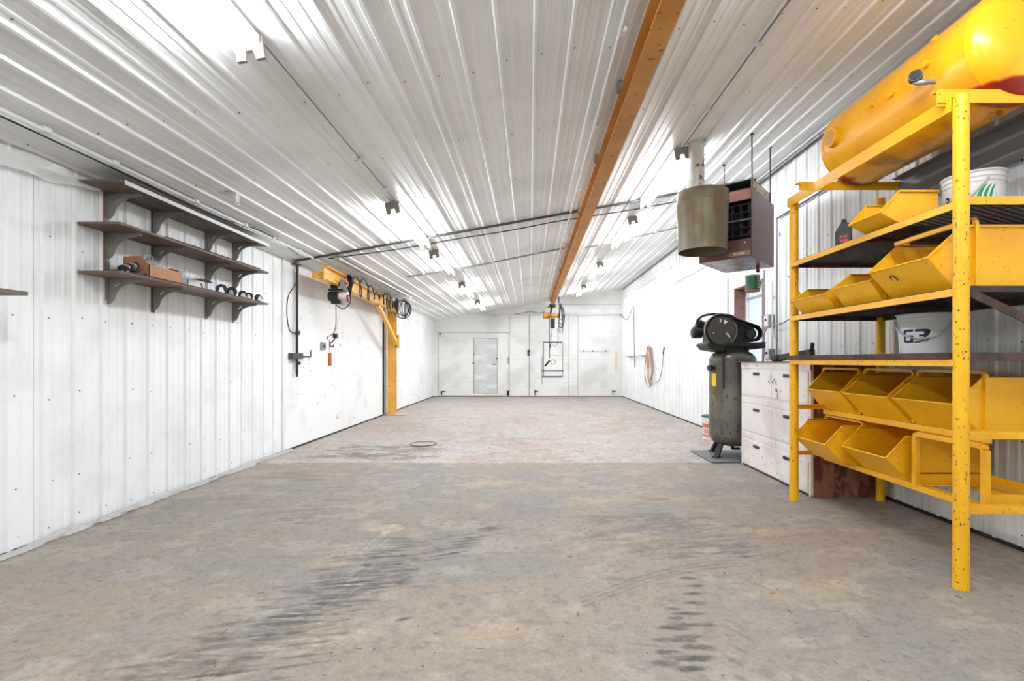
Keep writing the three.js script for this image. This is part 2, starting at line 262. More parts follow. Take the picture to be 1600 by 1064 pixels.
{ const r = rng(9); for (let i = 0; i < 30; i++) farMarks.push([-2.9 + r() * 1.4, -6.1 - r() * 1.0, 0.3 + r() * 0.5, 0.1 + r() * 0.15, (r() - 0.5) * 0.6, 0.35 + r() * 0.35, 0]); for (let i = 0; i < 16; i++) farMarks.push([-1.8 + r() * 2.4, -6.6 - r() * 1.4, 0.5, 0.08, (r() - 0.5) * 0.3, 0.25, 0]); for (let i = 0; i < 10; i++) farMarks.push([0.4 + r() * 1.8, -15 - r() * 1.6, 0.7, 0.25, 0, 0.5, 0]); for (let i = 0; i < 40; i++) farMarks.push([-3 + r() * 6, -6 - r() * 10, 0.6 + r(), 0.2 + r() * 0.4, r() * 3, 0.22, r() < 0.3 ? 1 : 2]); for (let i = 0; i < 5; i++) farMarks.push([0.75 + i * 0.06, -6.3 - i * 0.05, 0.12, 0.012, -0.5, 0.7, 0]); }
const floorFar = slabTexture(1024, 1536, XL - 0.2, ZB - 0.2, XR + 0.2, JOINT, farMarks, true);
const floor = new THREE.Group(); floor.name = 'floor'; scene.add(floor); struct(floor, 'worn concrete floor slab with tyre marks and dusty stains');
function slab(z0, z1, map, zTex0, zTex1) {
  const x0 = XL - 0.2, x1 = XR + 0.2, g = new THREE.BoxGeometry(x1 - x0, 0.2, z1 - z0); g.translate((x0 + x1) / 2, -0.1, (z0 + z1) / 2);
  const p = g.attributes.position, uv = g.attributes.uv; for (let i = 0; i < p.count; i++) uv.setXY(i, (p.getX(i) - x0) / (x1 - x0), (p.getZ(i) - zTex0) / (zTex1 - zTex0));
  const K = new Geo(true); K.add(g); return K.build('concrete_slab', std({ map, roughness: 0.72 }), floor);
}
floorNear.wrapT = THREE.MirroredRepeatWrapping;
slab(JOINT + 0.012, ZF + 0.2, floorNear, JOINT, -0.7);
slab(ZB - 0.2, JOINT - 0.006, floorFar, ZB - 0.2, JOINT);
geo().span(XL, -0.12, JOINT - 0.006, XR, -0.012, JOINT + 0.012).build('expansion_joint', M.dark, floor);

// ---------------------------------------------------------------- ribbed steel sheet
function ribProfile(s0, s1, phase) {          // points [s, h]: main ribs every 9 inches, two low ones between
  const pts = [[s0, 0]], put = (s, h) => { if (s > s0 + 0.001 && s < s1 - 0.001) pts.push([s, h]); };
  for (let k = Math.floor((s0 - phase) / PITCH) - 1; phase + (k - 1) * PITCH < s1; k++) {
    const c = phase + k * PITCH;
    put(c - 0.019, 0); put(c - 0.010, 0.0175); put(c + 0.010, 0.0175); put(c + 0.019, 0);
    for (const m of [PITCH / 3, 2 * PITCH / 3]) { put(c + m - 0.016, 0); put(c + m - 0.008, 0.004); put(c + m + 0.008, 0.004); put(c + m + 0.016, 0); }
  }
  pts.push([s1, 0]); return pts;
}
function ribSheet(prof, t0, t1, map) {
  const q = []; for (let i = 0; i + 1 < prof.length; i++) { const [a, h] = prof[i], [b, k] = prof[i + 1]; q.push([map(a, h, t0), map(b, k, t0), map(b, k, t1), map(a, h, t1)]); } return geo().quads(q);
}
const screwAt = (g, p, n, r = 0.006) => g.cyl([p[0], p[1], p[2]], [p[0] + n[0] * 0.004, p[1] + n[1] * 0.004, p[2] + n[2] * 0.004], r, r * 0.7, 6);

// ceiling
const AL = Math.atan(SLOPE), CA = Math.cos(AL), SA = Math.sin(AL), SLEN = (XR - XL) / CA;
const onCeil = (s, h, z) => [XL + s * CA + h * SA, YL + s * SA - h * CA, z];
const ceilS = x => (x - XL) / CA;
{
  const up = 0.16, sh = [[XL - 0.2, ceilY(XL - 0.2) + 0.012], [XR + 0.2, ceilY(XR + 0.2) + 0.012], [XR + 0.2, ceilY(XR + 0.2) + up], [XL - 0.2, ceilY(XL - 0.2) + up]];
  const c = struct(geo().prism(sh, ZF - ZB + 0.4, new THREE.Matrix4().setPosition(0, 0, ZB - 0.2)).build('ceiling', M.whiteMetal, scene), 'sloping white ribbed steel ceiling of the workshop');
  const ph = ceilS(0.035) % PITCH, first = ph - 0.05;
  const rows = [[ZF, -6.85], [-6.80, -11.9], [-11.85, ZB]];
  for (const [z0, z1] of rows) for (let a = first - 4 * PITCH; a < SLEN; a += 4 * PITCH) { const s0 = Math.max(0, a), s1 = Math.min(SLEN, a + 4 * PITCH); if (s1 - s0 > 0.02) ribSheet(ribProfile(s0, s1 - 0.0015, ph), z0, z1, onCeil).build('ceiling_panel', M.ceiling, c); }
  const k = geo(), r = rng(31), n = [SA, -CA, 0];
  for (let z = -1.2; z > ZB; z -= 0.98) for (let s = ph; s < SLEN; s += PITCH) if (r() < 0.72) screwAt(k, onCeil(s + 0.04 + (r() - 0.5) * 0.02, 0, z + (r() - 0.5) * 0.12), n);
  for (let s = ph; s < SLEN; s += PITCH) for (const z of [-6.78, -6.9, -11.84]) if (r() < 0.8) screwAt(k, onCeil(s + 0.035 + (r() - 0.5) * 0.05, 0, z + (r() - 0.5) * 0.06), n);
  k.build('screw_heads', M.screw, c).userData.kind = 'stuff';
  geo().quads([[onCeil(0, 0.004, -6.80), onCeil(SLEN, 0.004, -6.80), onCeil(SLEN, 0.004, -6.86), onCeil(0, 0.004, -6.86)]]).build('lap_strip', M.whiteMetal, c);
}

// left wall: ribbed sheet up to z -6.51, flat painted sheets beyond
{
  const w = struct(geo().span(XL - 0.2, -0.1, ZF + 0.2, XL - 0.012, YL + 0.02, ZB - 0.2).build('wall_left', M.wall, scene), 'white left wall of ribbed steel sheet and painted boards');
  const zEnd = -6.51, ph = 3.32;
  const map = (s, h, y) => [XL + h, y, -s];
  for (let a = -ZF; a < 6.51; ) { const k = Math.floor((a - ph + 0.06) / (4 * PITCH)) + 1; const b = Math.min(6.51, ph - 0.06 + k * 4 * PITCH); ribSheet(ribProfile(a, b - 0.0015, ph), 0.02, YL, map).build('wall_panel', M.wall, w); a = b + 1e-6; }
  geo().span(XL - 0.012, 0.02, zEnd, XL + 0.02, YL, zEnd - 0.06).build('corner_strip', M.whiteMetal, w);
  const edges = [-6.575, -8.6, -10.95, -11.95, -13.2, -14.45, -15.7, ZB];
  for (let i = 0; i + 1 < edges.length; i++) geo().span(XL - 0.01, 0.03, edges[i] - 0.004, XL + 0.012, YL, edges[i + 1] + 0.004).build('wall_board', M.ply, w);
  const k = geo(), r = rng(41);
  for (const y of [0.1, 0.42, 1.0, 1.55, 2.1]) for (let d = ph - 6 * PITCH; d < 6.5; d += PITCH) if (r() < 0.75) screwAt(k, [XL, y + (r() - 0.5) * 0.06, -(d + 0.05 + (r() - 0.5) * 0.04)], [1, 0, 0]);
  for (let i = 0; i < 90; i++) screwAt(k, [XL + 0.012, 0.1 + r() * 2.4, -6.7 - r() * 10], [1, 0, 0], 0.009);
  k.build('screw_heads', M.screw, w).userData.kind = 'stuff';
  geo().span(XL - 0.01, 0, -6.52, XL + 0.006, 0.035, ZB).build('sill_gap', M.dark, w);
  struct(geo().span(XL - 0.01, 0, ZF, XL + 0.022, 0.022, -6.5).build('baseboard_left', M.dark, scene), 'dark strip along the foot of the left wall');
}
// crumpled plastic along the foot of the left wall
{
  const s = geo().grid(520, 8, (u, v) => { const d = 1.6 + u * 5.1, n = fbm(d * 6, v * 3 + 2, 3), lift = 0.012 + 0.06 * Math.pow(fbm(d * 2.3, 5, 3), 1.5), cr = fbm(d * 26 + v * 4, v * 7 + d * 3, 3) - 0.5; return [XL + 0.026 + v * (0.02 + 0.06 * fbm(d * 3.1, 9, 2)) * (0.4 + n) + 0.03 * cr * v, Math.max(0.004, (1 - v) * lift + 0.035 * Math.sin(v * 3.1) * (cr + 0.3) + 0.004), -d]; }).build('plastic_sheet', M.film, scene);
  tag(s, 'crumpled grey plastic sheet along the foot of the left wall', 'plastic sheet');
  const t = geo().grid(80, 4, (u, v) => { const d = 2.2 + u * 1.6; return [XL + 0.03 + 0.02 * Math.sin(u * 20 + v * 3) + 0.02 * v, YL - 0.03 - v * (0.13 * Math.pow(Math.sin(u * 3.05), 0.7) + 0.02) + 0.006 * Math.sin(u * 33), -d]; }).build('vapour_barrier', M.vapour, scene);
  tag(t, 'sagging clear plastic vapour sheet under the ceiling above the left wall', 'plastic sheet');
}

// right wall with a window opening
const WIN = { z0: -6.66, z1: -7.6, y0: 0.95, y1: 2.395 };
{
  const t = 0.2, a = XR + 0.012, b = XR + t;
  const g = geo().span(a, -0.1, ZF + 0.2, b, YR + 0.1, WIN.z0).span(a, -0.1, WIN.z1, b, YR + 0.1, ZB - 0.2).span(a, -0.1, WIN.z0, b, WIN.y0, WIN.z1).span(a, WIN.y1, WIN.z0, b, YR + 0.1, WIN.z1);
  const w = struct(g.build('wall_right', M.wall, scene), 'white right wall of ribbed steel sheet with one window opening');
  const ph = 3.12, map = (s, h, y) => [XR - h, y, -s], cuts = new Set([-ZF, 6.66, 7.6, -ZB]);
  for (let d = ph - 0.06 - 28 * PITCH; d < -ZB; d += 4 * PITCH) if (d > -ZF) cuts.add(d);
  const c = [...cuts].sort((p, q) => p - q);
  for (let i = 0; i + 1 < c.length; i++) {
    if (c[i + 1] - c[i] < 0.02) continue; const pr = ribProfile(c[i], c[i + 1] - 0.0015, ph), inWin = c[i] > 6.65 && c[i + 1] < 7.61;
    if (inWin) { ribSheet(pr, 0.02, WIN.y0, map).build('wall_panel', M.wall, w); ribSheet(pr, WIN.y1, YR, map).build('wall_panel', M.wall, w); } else ribSheet(pr, 0.02, YR, map).build('wall_panel', M.wall, w);
  }
  const k = geo(), r = rng(43);
  for (const y of [0.12, 0.7, 1.4, 2.0, 2.6, 3.2]) for (let d = ph - 4 * PITCH; d < 16.8; d += PITCH) if (r() < 0.6 && !(d > 6.55 && d < 7.7)) screwAt(k, [XR, y + (r() - 0.5) * 0.05, -(d + 0.05)], [-1, 0, 0]);
  k.build('screw_heads', M.screw, w).userData.kind = 'stuff';
  struct(geo().span(XR - 0.022, 0, ZF, XR + 0.01, 0.022, ZB).build('baseboard_right', M.dark, scene), 'dark strip along the foot of the right wall');
  struct(geo().span(XR - 0.012, 1.835, -9.3, XR + 0.01, 1.85, -14.3).build('trim_1', M.whiteMetal, scene), 'thin white lap strip along the right wall beyond the compressor');
  // window
  const win = new THREE.Group(); win.name = 'window_1'; scene.add(win); struct(win, 'side window with brown wooden jambs behind the air compressor');
  const j = XR - 0.022, o = XR + t + 0.01;
  geo().span(j, WIN.y0, WIN.z1, o, WIN.y1, WIN.z1 + 0.025).build('jamb', M.jamb, win); geo().span(j, WIN.y0, WIN.z0, o, WIN.y1, WIN.z0 - 0.02).build('jamb', M.jamb, win);
  geo().span(j, WIN.y1 - 0.02, WIN.z0, o, WIN.y1, WIN.z1).build('head_jamb', M.jamb, win); geo().span(j - 0.02, WIN.y0, WIN.z0, o, WIN.y0 + 0.025, WIN.z1).build('window_sill', M.jamb, win);
  const fx = XR + t - 0.03;
  const fr = geo(); for (const [y, h] of [[WIN.y1 - 0.045, 0.05], [WIN.y0 + 0.05, 0.05], [1.80, 0.045]]) fr.span(fx - 0.02, y - h / 2, WIN.z0 - 0.02, fx + 0.02, y + h / 2, WIN.z1 + 0.025); fr.span(fx - 0.02, WIN.y0, WIN.z0 - 0.02, fx + 0.02, WIN.y1, WIN.z0 - 0.06); fr.span(fx - 0.02, WIN.y0, WIN.z1 + 0.025, fx + 0.02, WIN.y1, WIN.z1 + 0.06);
  fr.build('sash_frame', M.whiteMetal, win);
  geo().span(fx - 0.012, 2.2, WIN.z0 - 0.02, fx + 0.012, 2.235, WIN.z1 + 0.025).build('glazing_bar', M.greyPaint, win);
  for (const [y0, y1] of [[WIN.y0 + 0.07, 1.78], [1.82, 2.2], [2.235, WIN.y1 - 0.07]]) geo().span(fx - 0.003, y0, WIN.z0 - 0.06, fx + 0.003, y1, WIN.z1 + 0.06).build('pane', M.glass, win);
  struct(geo().span(XR + 0.25, -0.3, 6, 60, -0.1, -60).build('trim_2', M.snow, scene), 'snow covered ground outside the side window');
}

// back wall
{
  const wall = [[XL - 0.2, -0.1], [XR + 0.2, -0.1], [XR + 0.2, ceilY(XR + 0.2) + 0.02], [XL - 0.2, ceilY(XL - 0.2) + 0.02]];
  const w = struct(geo().prism(wall, 0.18, new THREE.Matrix4().setPosition(0, 0, ZB - 0.2)).build('wall_back', M.greyPaint, scene), 'white boarded end wall with a double door and battens');
  const S = 16.9 / 750, px = x => (x - 828) * S, py = y => 1.25 + (564 - y) * S;
  const plate = (name, x0, x1, y0, y1, t, m, parent = w) => { const g = 0.006, top = [[x1 - g, Math.min(y1, ceilY(x1))]], xm = XL + (y1 - YL) / SLOPE; if (xm > x0 + g && xm < x1 - g) top.push([xm, y1]); top.push([x0 + g, Math.max(y0, Math.min(y1, ceilY(x0)))]); return geo().prism([[x0 + g, y0], [x1 - g, y0], ...top], t + 0.02, new THREE.Matrix4().setPosition(0, 0, ZB - 0.02)).build(name, m, parent); };
  const yTop = 9, yRail = py(491);
  plate('wall_board', XL, px(797), py(518.5), yRail + 0.0, 0.03, M.backPly);
  plate('wall_board', XL, px(684.5), 0.02, py(518.5), 0.02, M.backPly); plate('wall_board', px(797), px(827), 0.02, yRail, 0.012, M.backPly); plate('wall_board', px(827), px(888), 0.02, yRail, 0.012, M.backPly);
  plate('wall_board', px(888), px(903), 0.02, yRail, 0.014, M.backPly); plate('wall_board', px(903), XR, 0.02, yRail, 0.012, M.backPly);
  plate('wall_board', XL + (yRail + 0.012 - YL) / SLOPE, px(862), yRail + 0.012, yTop, 0.012, M.backPly); plate('wall_board', px(862), XR, yRail + 0.012, py(476), 0.012, M.backPly); plate('wall_board', px(862), XR, py(476) + 0.012, yTop, 0.012, M.backPly);
  plate('batten', px(796), px(799.5), 0.02, yRail, 0.03, M.backPly);
  plate('batten', px(826.2), px(828), 0.02, yRail, 0.016, M.greyPaint);
  geo().span(XL, py(519.6), ZB - 0.01, px(797), py(518), ZB + 0.06).build('header_ledge', M.whiteMetal, w);
  geo().span(px(738), yRail, ZB - 0.01, px(862), yRail + 0.012, ZB + 0.01).build('seam_strip', M.whiteMetal, w);
  geo().span(px(964), 0.9, ZB - 0.01, px(961), py(549), ZB + 0.025).build('yellow_strip', std({ color: 0xe8cf92, roughness: 0.6 }), w);
  geo().span(XL, 0, ZB - 0.02, XR, 0.03, ZB + 0.004).build('sill_gap', M.dark, w);
  // the wide door with a small door in it
  const d = new THREE.Group(); d.name = 'door_1'; d.position.set(px(738), 0, ZB); scene.add(d); struct(d, 'wide white boarded door in the end wall with a small man door set in it');
  const o = [[px(685), 0.03], [px(795), 0.03], [px(795), py(520)], [px(685), py(520)]], h = [[px(740), py(615)], [px(777), py(615)], [px(777), py(528)], [px(740), py(528)]];
  geo().prism(o, 0.02, new THREE.Matrix4().setPosition(0, 0, ZB - 0.02), [h]).build('door_leaf', M.backPly, d);
  geo().span(px(741), py(614.6), ZB - 0.02, px(776.4), py(528.6), ZB - 0.006).build('man_door', M.greyDoor, d);
  const worn = std({ color: 0xe6c9a0, roughness: 0.65 });
  geo().span(px(739), py(615), ZB - 0.01, px(740.4), py(528), ZB + 0.012).build('door_stop', worn, d); geo().span(px(776.8), py(615), ZB - 0.01, px(777.8), py(528), ZB + 0.012).build('door_stop', worn, d); geo().span(px(739), py(528), ZB - 0.01, px(777.8), py(527), ZB + 0.008).build('door_stop', M.backPly, d);
  geo().box(px(776), py(560), ZB + 0.01, 0.05, 0.05, 0.04, 0.006).build('door_lock', M.dark, d); geo().box(px(772.5), py(569), ZB + 0.012, 0.14, 0.025, 0.02, 0.004).build('door_handle', M.copper, d); geo().box(px(739.5), py(567), ZB + 0.01, 0.06, 0.05, 0.02, 0.004).build('hinge', M.copper, d); geo().box(px(741), py(553), ZB + 0.01, 0.03, 0.06, 0.02, 0.004).build('hinge', M.copper, d);
  geo().box(px(688), py(522), ZB + 0.02, 0.05, 0.05, 0.06, 0.006).build('door_roller', M.dark, d); geo().box(px(690), py(614), ZB + 0.02, 0.05, 0.12, 0.03, 0.006).box(px(693), py(611.5), ZB + 0.02, 0.14, 0.02, 0.03).build('floor_bolt', M.dark, d);
  geo().box(px(793.5), py(614), ZB + 0.02, 0.07, 0.16, 0.04, 0.006).build('floor_bolt', M.dark, d); geo().box(px(794), py(563), ZB + 0.015, 0.03, 0.22, 0.03, 0.006).build('latch', M.greyMetal, d);
  // hatch frame of thin bars
  const f = thing('wall_hatch', 'thin dark metal frame of a hatch on the end wall behind the hanging hook', 'hatch', [px(863), py(588), ZB]);
  const B = (x0, y0, x1, y1, m, nm, t = 0.02) => geo().span(px(x0), py(y0), ZB - 0.01, px(x1), py(y1), ZB + t + 0.012).build(nm, m, f);
  B(848, 535.6, 879, 534.4, M.dark, 'top_bar'); B(849, 588, 849.8, 536, M.conduit, 'side_bar'); B(878.4, 588, 879.2, 536, M.conduit, 'side_bar'); B(860, 554.6, 879, 553.8, M.yellowLabel, 'yellow_bar'); B(845.5, 579.4, 881, 578.4, M.darkSteel, 'cross_bar'); B(847, 589, 879, 587.6, M.darkSteel, 'bottom_bar', 0.03); B(846.6, 600, 847.2, 556, M.conduit, 'side_bar');
  const bl = thing('wall_switch', 'small dark switch box on the batten of the end wall', 'switch', [px(826), py(552), ZB]); geo().box(px(826), py(549), ZB + 0.03, 0.08, 0.09, 0.06, 0.006).build('box', M.dark, bl); geo().box(px(825.5), py(554), ZB + 0.03, 0.05, 0.08, 0.04, 0.006).build('lever', M.dark, bl);
  const rl = thing('hook_rail', 'thin rail with small dark hooks on the end wall boards at right', 'rail', [px(925), py(549), ZB]); geo().span(px(905), py(550), ZB - 0.01, px(952), py(549.6), ZB + 0.02).build('rail', M.greyMetal, rl); for (const x of [912, 926, 946]) geo().box(px(x), py(548.4), ZB + 0.02, 0.03, 0.05, 0.03, 0.004).build('hook', M.dark, rl);
  for (const [x, lab] of [[836, 'beside the batten'], [957, 'in the right corner']]) { const q = thing('floor_bolt', `small black bolt at the foot of the end wall ${lab}`, 'bolt', [px(x), 0.02, ZB]); geo().box(px(x), py(613), ZB + 0.03, 0.025, 0.18, 0.03, 0.004).build('rod', M.dark, q); geo().box(px(x + 2), py(611.5), ZB + 0.03, 0.12, 0.03, 0.03, 0.004).build('handle', M.dark, q); }
  const cp = thing('conduit', 'long grey pipe running across the top of the end wall', 'conduit', [px(860), py(492), ZB]); geo().cyl([px(761), py(492.5), ZB + 0.045], [XR - 0.03, py(491.6), ZB + 0.045], 0.022, 0.022, 10).build('pipe', M.conduitWhite, cp); for (const x of [790, 840, 900, 945]) geo().box(px(x), py(492.2), ZB + 0.03, 0.04, 0.07, 0.06, 0.004).build('clip', M.conduitWhite, cp);
  const cw = geo().tube([[-2.9, 2.70, ZB + 0.02], [-2.0, 2.86, ZB + 0.02], [-1.2, 2.84, ZB + 0.025], [-0.6, 2.88, ZB + 0.02], [0.05, 2.98, ZB + 0.02], [0.35, 2.93, ZB + 0.02], [0.55, 3.0, ZB + 0.03]], 0.009, 60, 6).build('wall_cable', M.dark, scene); tag(cw, 'thin dark cable sagging along the top of the end wall', 'cable');
}
// wall behind the camera
struct(geo().prism([[XL - 0.2, -0.1], [XR + 0.2, -0.1], [XR + 0.2, ceilY(XR + 0.2) + 0.02], [XL - 0.2, ceilY(XL - 0.2) + 0.02]], 0.18, new THREE.Matrix4().setPosition(0, 0, ZF)).build('wall_front', M.wall, scene), 'white wall behind the camera');
// ---------------------------------------------------------------- fluorescent fixtures under the ceiling
function fixture(x, z, lit, label) {          // z: end nearer the camera; 1.6 m long, two tubes
  const L = 1.6, s = ceilS(x), c = onCeil(s, 0.02, z), g = thing('fluorescent_light', label, 'light', c, 'fluorescent fixtures under the ceiling');
  g.rotation.z = AL;
  geo().box(0, -0.024, -L / 2, 0.13, 0.05, L, 0.008).build('housing', M.whiteMetal, g, false);
  for (const e of [0.008, -L - 0.008]) { const k = geo().prism([[-0.075, 0], [0.075, 0], [0.075, -0.125], [0.028, -0.125], [0.02, -0.075], [-0.02, -0.075], [-0.028, -0.125], [-0.075, -0.125]], 0.022, new THREE.Matrix4().setPosition(0, 0, e - 0.011)); k.build('end_cap', M.lampCap, g, false); }
  lit.forEach((on, i) => geo().cyl([i ? 0.045 : -0.045, -0.085, -0.02], [i ? 0.045 : -0.045, -0.085, -L + 0.02], 0.019, 0.019, 14).build('tube', on ? M.tube : M.tubeOff, g, false));
  const n = lit.filter(Boolean).length;
  if (n) { const l = new THREE.RectAreaLight(0xedf3fc, LAMP * 0.9 * n / 2, 0.13, L - 0.1); l.name = 'tube_light'; l.position.set(0, -0.108, -L / 2); l.rotation.x = -Math.PI / 2; g.add(l);
    for (const s of [-1, 1]) { const q = new THREE.RectAreaLight(0xedf3fc, LAMP * 1.45 * n / 2, L - 0.1, 0.045); q.name = 'tube_side_light'; q.position.set(s * 0.068, -0.085, -L / 2); q.rotation.y = -s * Math.PI / 2; g.add(q); } }   // bare tubes shine sideways too
}
const XLROW = -1.50, XRROW = 1.58;
fixture(XLROW, -0.94, [1, 1], 'glaring twin tube light at the upper left, nearest the camera');
fixture(XLROW, -5.2, [1, 1], 'lit twin tube light in front of the dark cross pipe on the left ceiling');
fixture(XLROW, -7.45, [0, 1], 'partly lit tube light just beyond the dark cross pipe on the left');
fixture(XLROW, -10.5, [1, 1], 'fourth lit tube light of the left ceiling row');
fixture(XLROW, -13.6, [1, 1], 'lit tube light of the left ceiling row nearest the end wall');
fixture(XRROW, -0.94, [1, 1], 'lit tube light above the camera on the right side');
fixture(XRROW, -5.05, [1, 1], 'bright tube light beside the heater flue');
fixture(XRROW, -7.45, [1, 1], 'bright tube light behind the unit heater, second of the right row in view');
fixture(XRROW, -10.9, [1, 1], 'third tube light of the right ceiling row in view');
fixture(XRROW, -14.2, [1, 1], 'tube light of the right ceiling row nearest the end wall');
fixture(XLROW, 2.6, [1, 1], 'lit tube light behind the camera on the left');
fixture(XRROW, 2.6, [1, 1], 'lit tube light behind the camera on the right');

// ---------------------------------------------------------------- conduits on the ceiling
const cl = (x, z, h = 0.03) => onCeil(ceilS(x), h, z);
function conduit(label, pts, r, mat, clips = []) {
  const o = thing('conduit', label, 'conduit', pts[0]); geo().path(pts, r, 8).build('pipe', mat, o);
  for (const c of clips) geo().box(c[0], c[1], c[2], 0.05, 0.035, 0.05, 0.006).build('clip', M.conduitWhite, o); return o;
}
conduit('dark pipe crossing the whole ceiling at the far end of the second light', [cl(-3.3, -6.72), cl(3.1, -6.60)], 0.017, M.darkSteel);
{ const o = geo().tube([cl(-2.9, -6.9, 0.024), cl(-2, -7.02, 0.026), cl(-1, -7.0, 0.03), cl(-0.3, -7.05, 0.024), cl(0.4, -6.98, 0.03), cl(1.4, -7.06, 0.024), cl(2.4, -7.0, 0.03)], 0.008, 60, 6).build('ceiling_cable', M.dark, scene); tag(o, 'thin dark cable across the ceiling just beyond the dark cross pipe', 'cable'); }
conduit('grey pipe from the left wall to the third tube light', [cl(-2.3, -8.95), cl(-1.5, -9.08), cl(0.62, -8.8)], 0.014, M.conduit, [cl(-2.0, -9.0, 0.02), cl(-0.7, -8.98, 0.02), cl(0.1, -8.87, 0.02)]);
conduit('grey pipe across the right ceiling behind the unit heater', [cl(1.05, -9.1), cl(1.5, -9.0), cl(3.1, -8.6)], 0.012, M.conduit, [cl(1.3, -9.05, 0.02), cl(2.3, -8.8, 0.02)]);
conduit('white pipe along the corner above the wall shelves', [[-3.03, ceilY(-3.03) - 0.035, -1.2], [-3.03, ceilY(-3.03) - 0.035, -11.4]], 0.016, M.conduitWhite, [3.0, 3.5, 4.35, 5.1, 5.65, 6.3].map(d => [-3.03, ceilY(-3.03) - 0.03, -d]));
{ const o = geo().tube([[-3.12, ceilY(-3.12) - 0.02, -2.2], [-3.1, ceilY(-3.1) - 0.03, -3.6], [-3.07, ceilY(-3.07) - 0.06, -4.6], [-3.0, ceilY(-3.0) - 0.03, -5.4], [-3.08, ceilY(-3.1) - 0.05, -6.4]], 0.0045, 60, 6).build('ceiling_cable', M.dark, scene); tag(o, 'black cable running beside the white corner pipe above the shelves', 'cable'); }
conduit('thin grey wire pipe feeding the left row of lights', [cl(-1.45, -2.6, 0.022), cl(-1.45, -5.15, 0.022)], 0.005, M.conduit, [cl(-1.45, -4.1, 0.014), cl(-1.45, -4.8, 0.014)]);
conduit('thin grey wire pipe feeding the right row of lights', [cl(1.62, -2.0, 0.022), cl(1.60, -5.0, 0.022)], 0.007, M.conduit, [cl(1.62, -3.4, 0.014), cl(1.61, -4.3, 0.014)]);
conduit('white pipe along the left side of the orange ceiling beam', [cl(0.56, -1.4, 0.03), cl(0.56, -16.2, 0.03)], 0.015, M.conduitWhite, [2.2, 3.0, 4.2, 5.8, 8.2, 11, 14].map(d => cl(0.575, -d, 0.03)));
conduit('dark pipe along the top of the right wall', [[XR - 0.045, YR - 0.075, -1.4], [XR - 0.045, YR - 0.075, -16.6]], 0.014, M.darkSteel, [3, 5, 7, 9, 12].map(d => [XR - 0.03, YR - 0.075, -d]));
{ const o = thing('ceiling_bracket', 'small white angle bracket hanging from the ceiling above the wall shelves', 'bracket', cl(-2.67, -4.33, 0.01)); const p = cl(-2.67, -4.33, 0.01); geo().box(p[0] - 0.05, p[1] - 0.012, p[2], 0.16, 0.006, 0.05).build('plate', M.whiteMetal, o); geo().box(p[0] + 0.03, p[1] - 0.065, p[2], 0.006, 0.11, 0.05).build('leg', M.whiteMetal, o); geo().box(p[0] + 0.034, p[1] - 0.1, p[2], 0.004, 0.012, 0.012).build('bolt', M.dark, o); }

// ---------------------------------------------------------------- orange hoist beam and the far hoist
const ibeam = (h, w, tf, tw) => [[-w / 2, 0], [w / 2, 0], [w / 2, tf], [tw / 2, tf], [tw / 2, h - tf], [w / 2, h - tf], [w / 2, h], [-w / 2, h], [-w / 2, h - tf], [-tw / 2, h - tf], [-tw / 2, tf], [-w / 2, tf]];
const BX = 0.745, BY = 3.12;
{
  const o = thing('hoist_beam', 'long orange brown steel I-beam running under the ceiling to the end wall', 'beam', [BX, BY, -9]);
  geo().prism(ibeam(0.19, 0.125, 0.014, 0.012), 16.6 + 1.0, new THREE.Matrix4().setPosition(BX, BY, -16.6)).build('beam', M.orangeBeam, o);
  for (const d of [1.2, 2.35, 3.6, 4.9, 6.6, 8.6, 11, 13.6, 16]) { const k = geo(); for (const q of [-1, 1]) k.span(BX + q * 0.05, BY + 0.17, -d, BX + q * 0.085, ceilY(BX) + 0.005 * q, -d - 0.07); k.build('hanger_clip', M.greyMetal, o); }
  geo().box(BX, BY + 0.0, -16.62, 0.3, 0.03, 0.05, 0.004).build('end_stop', M.copper, o);
}
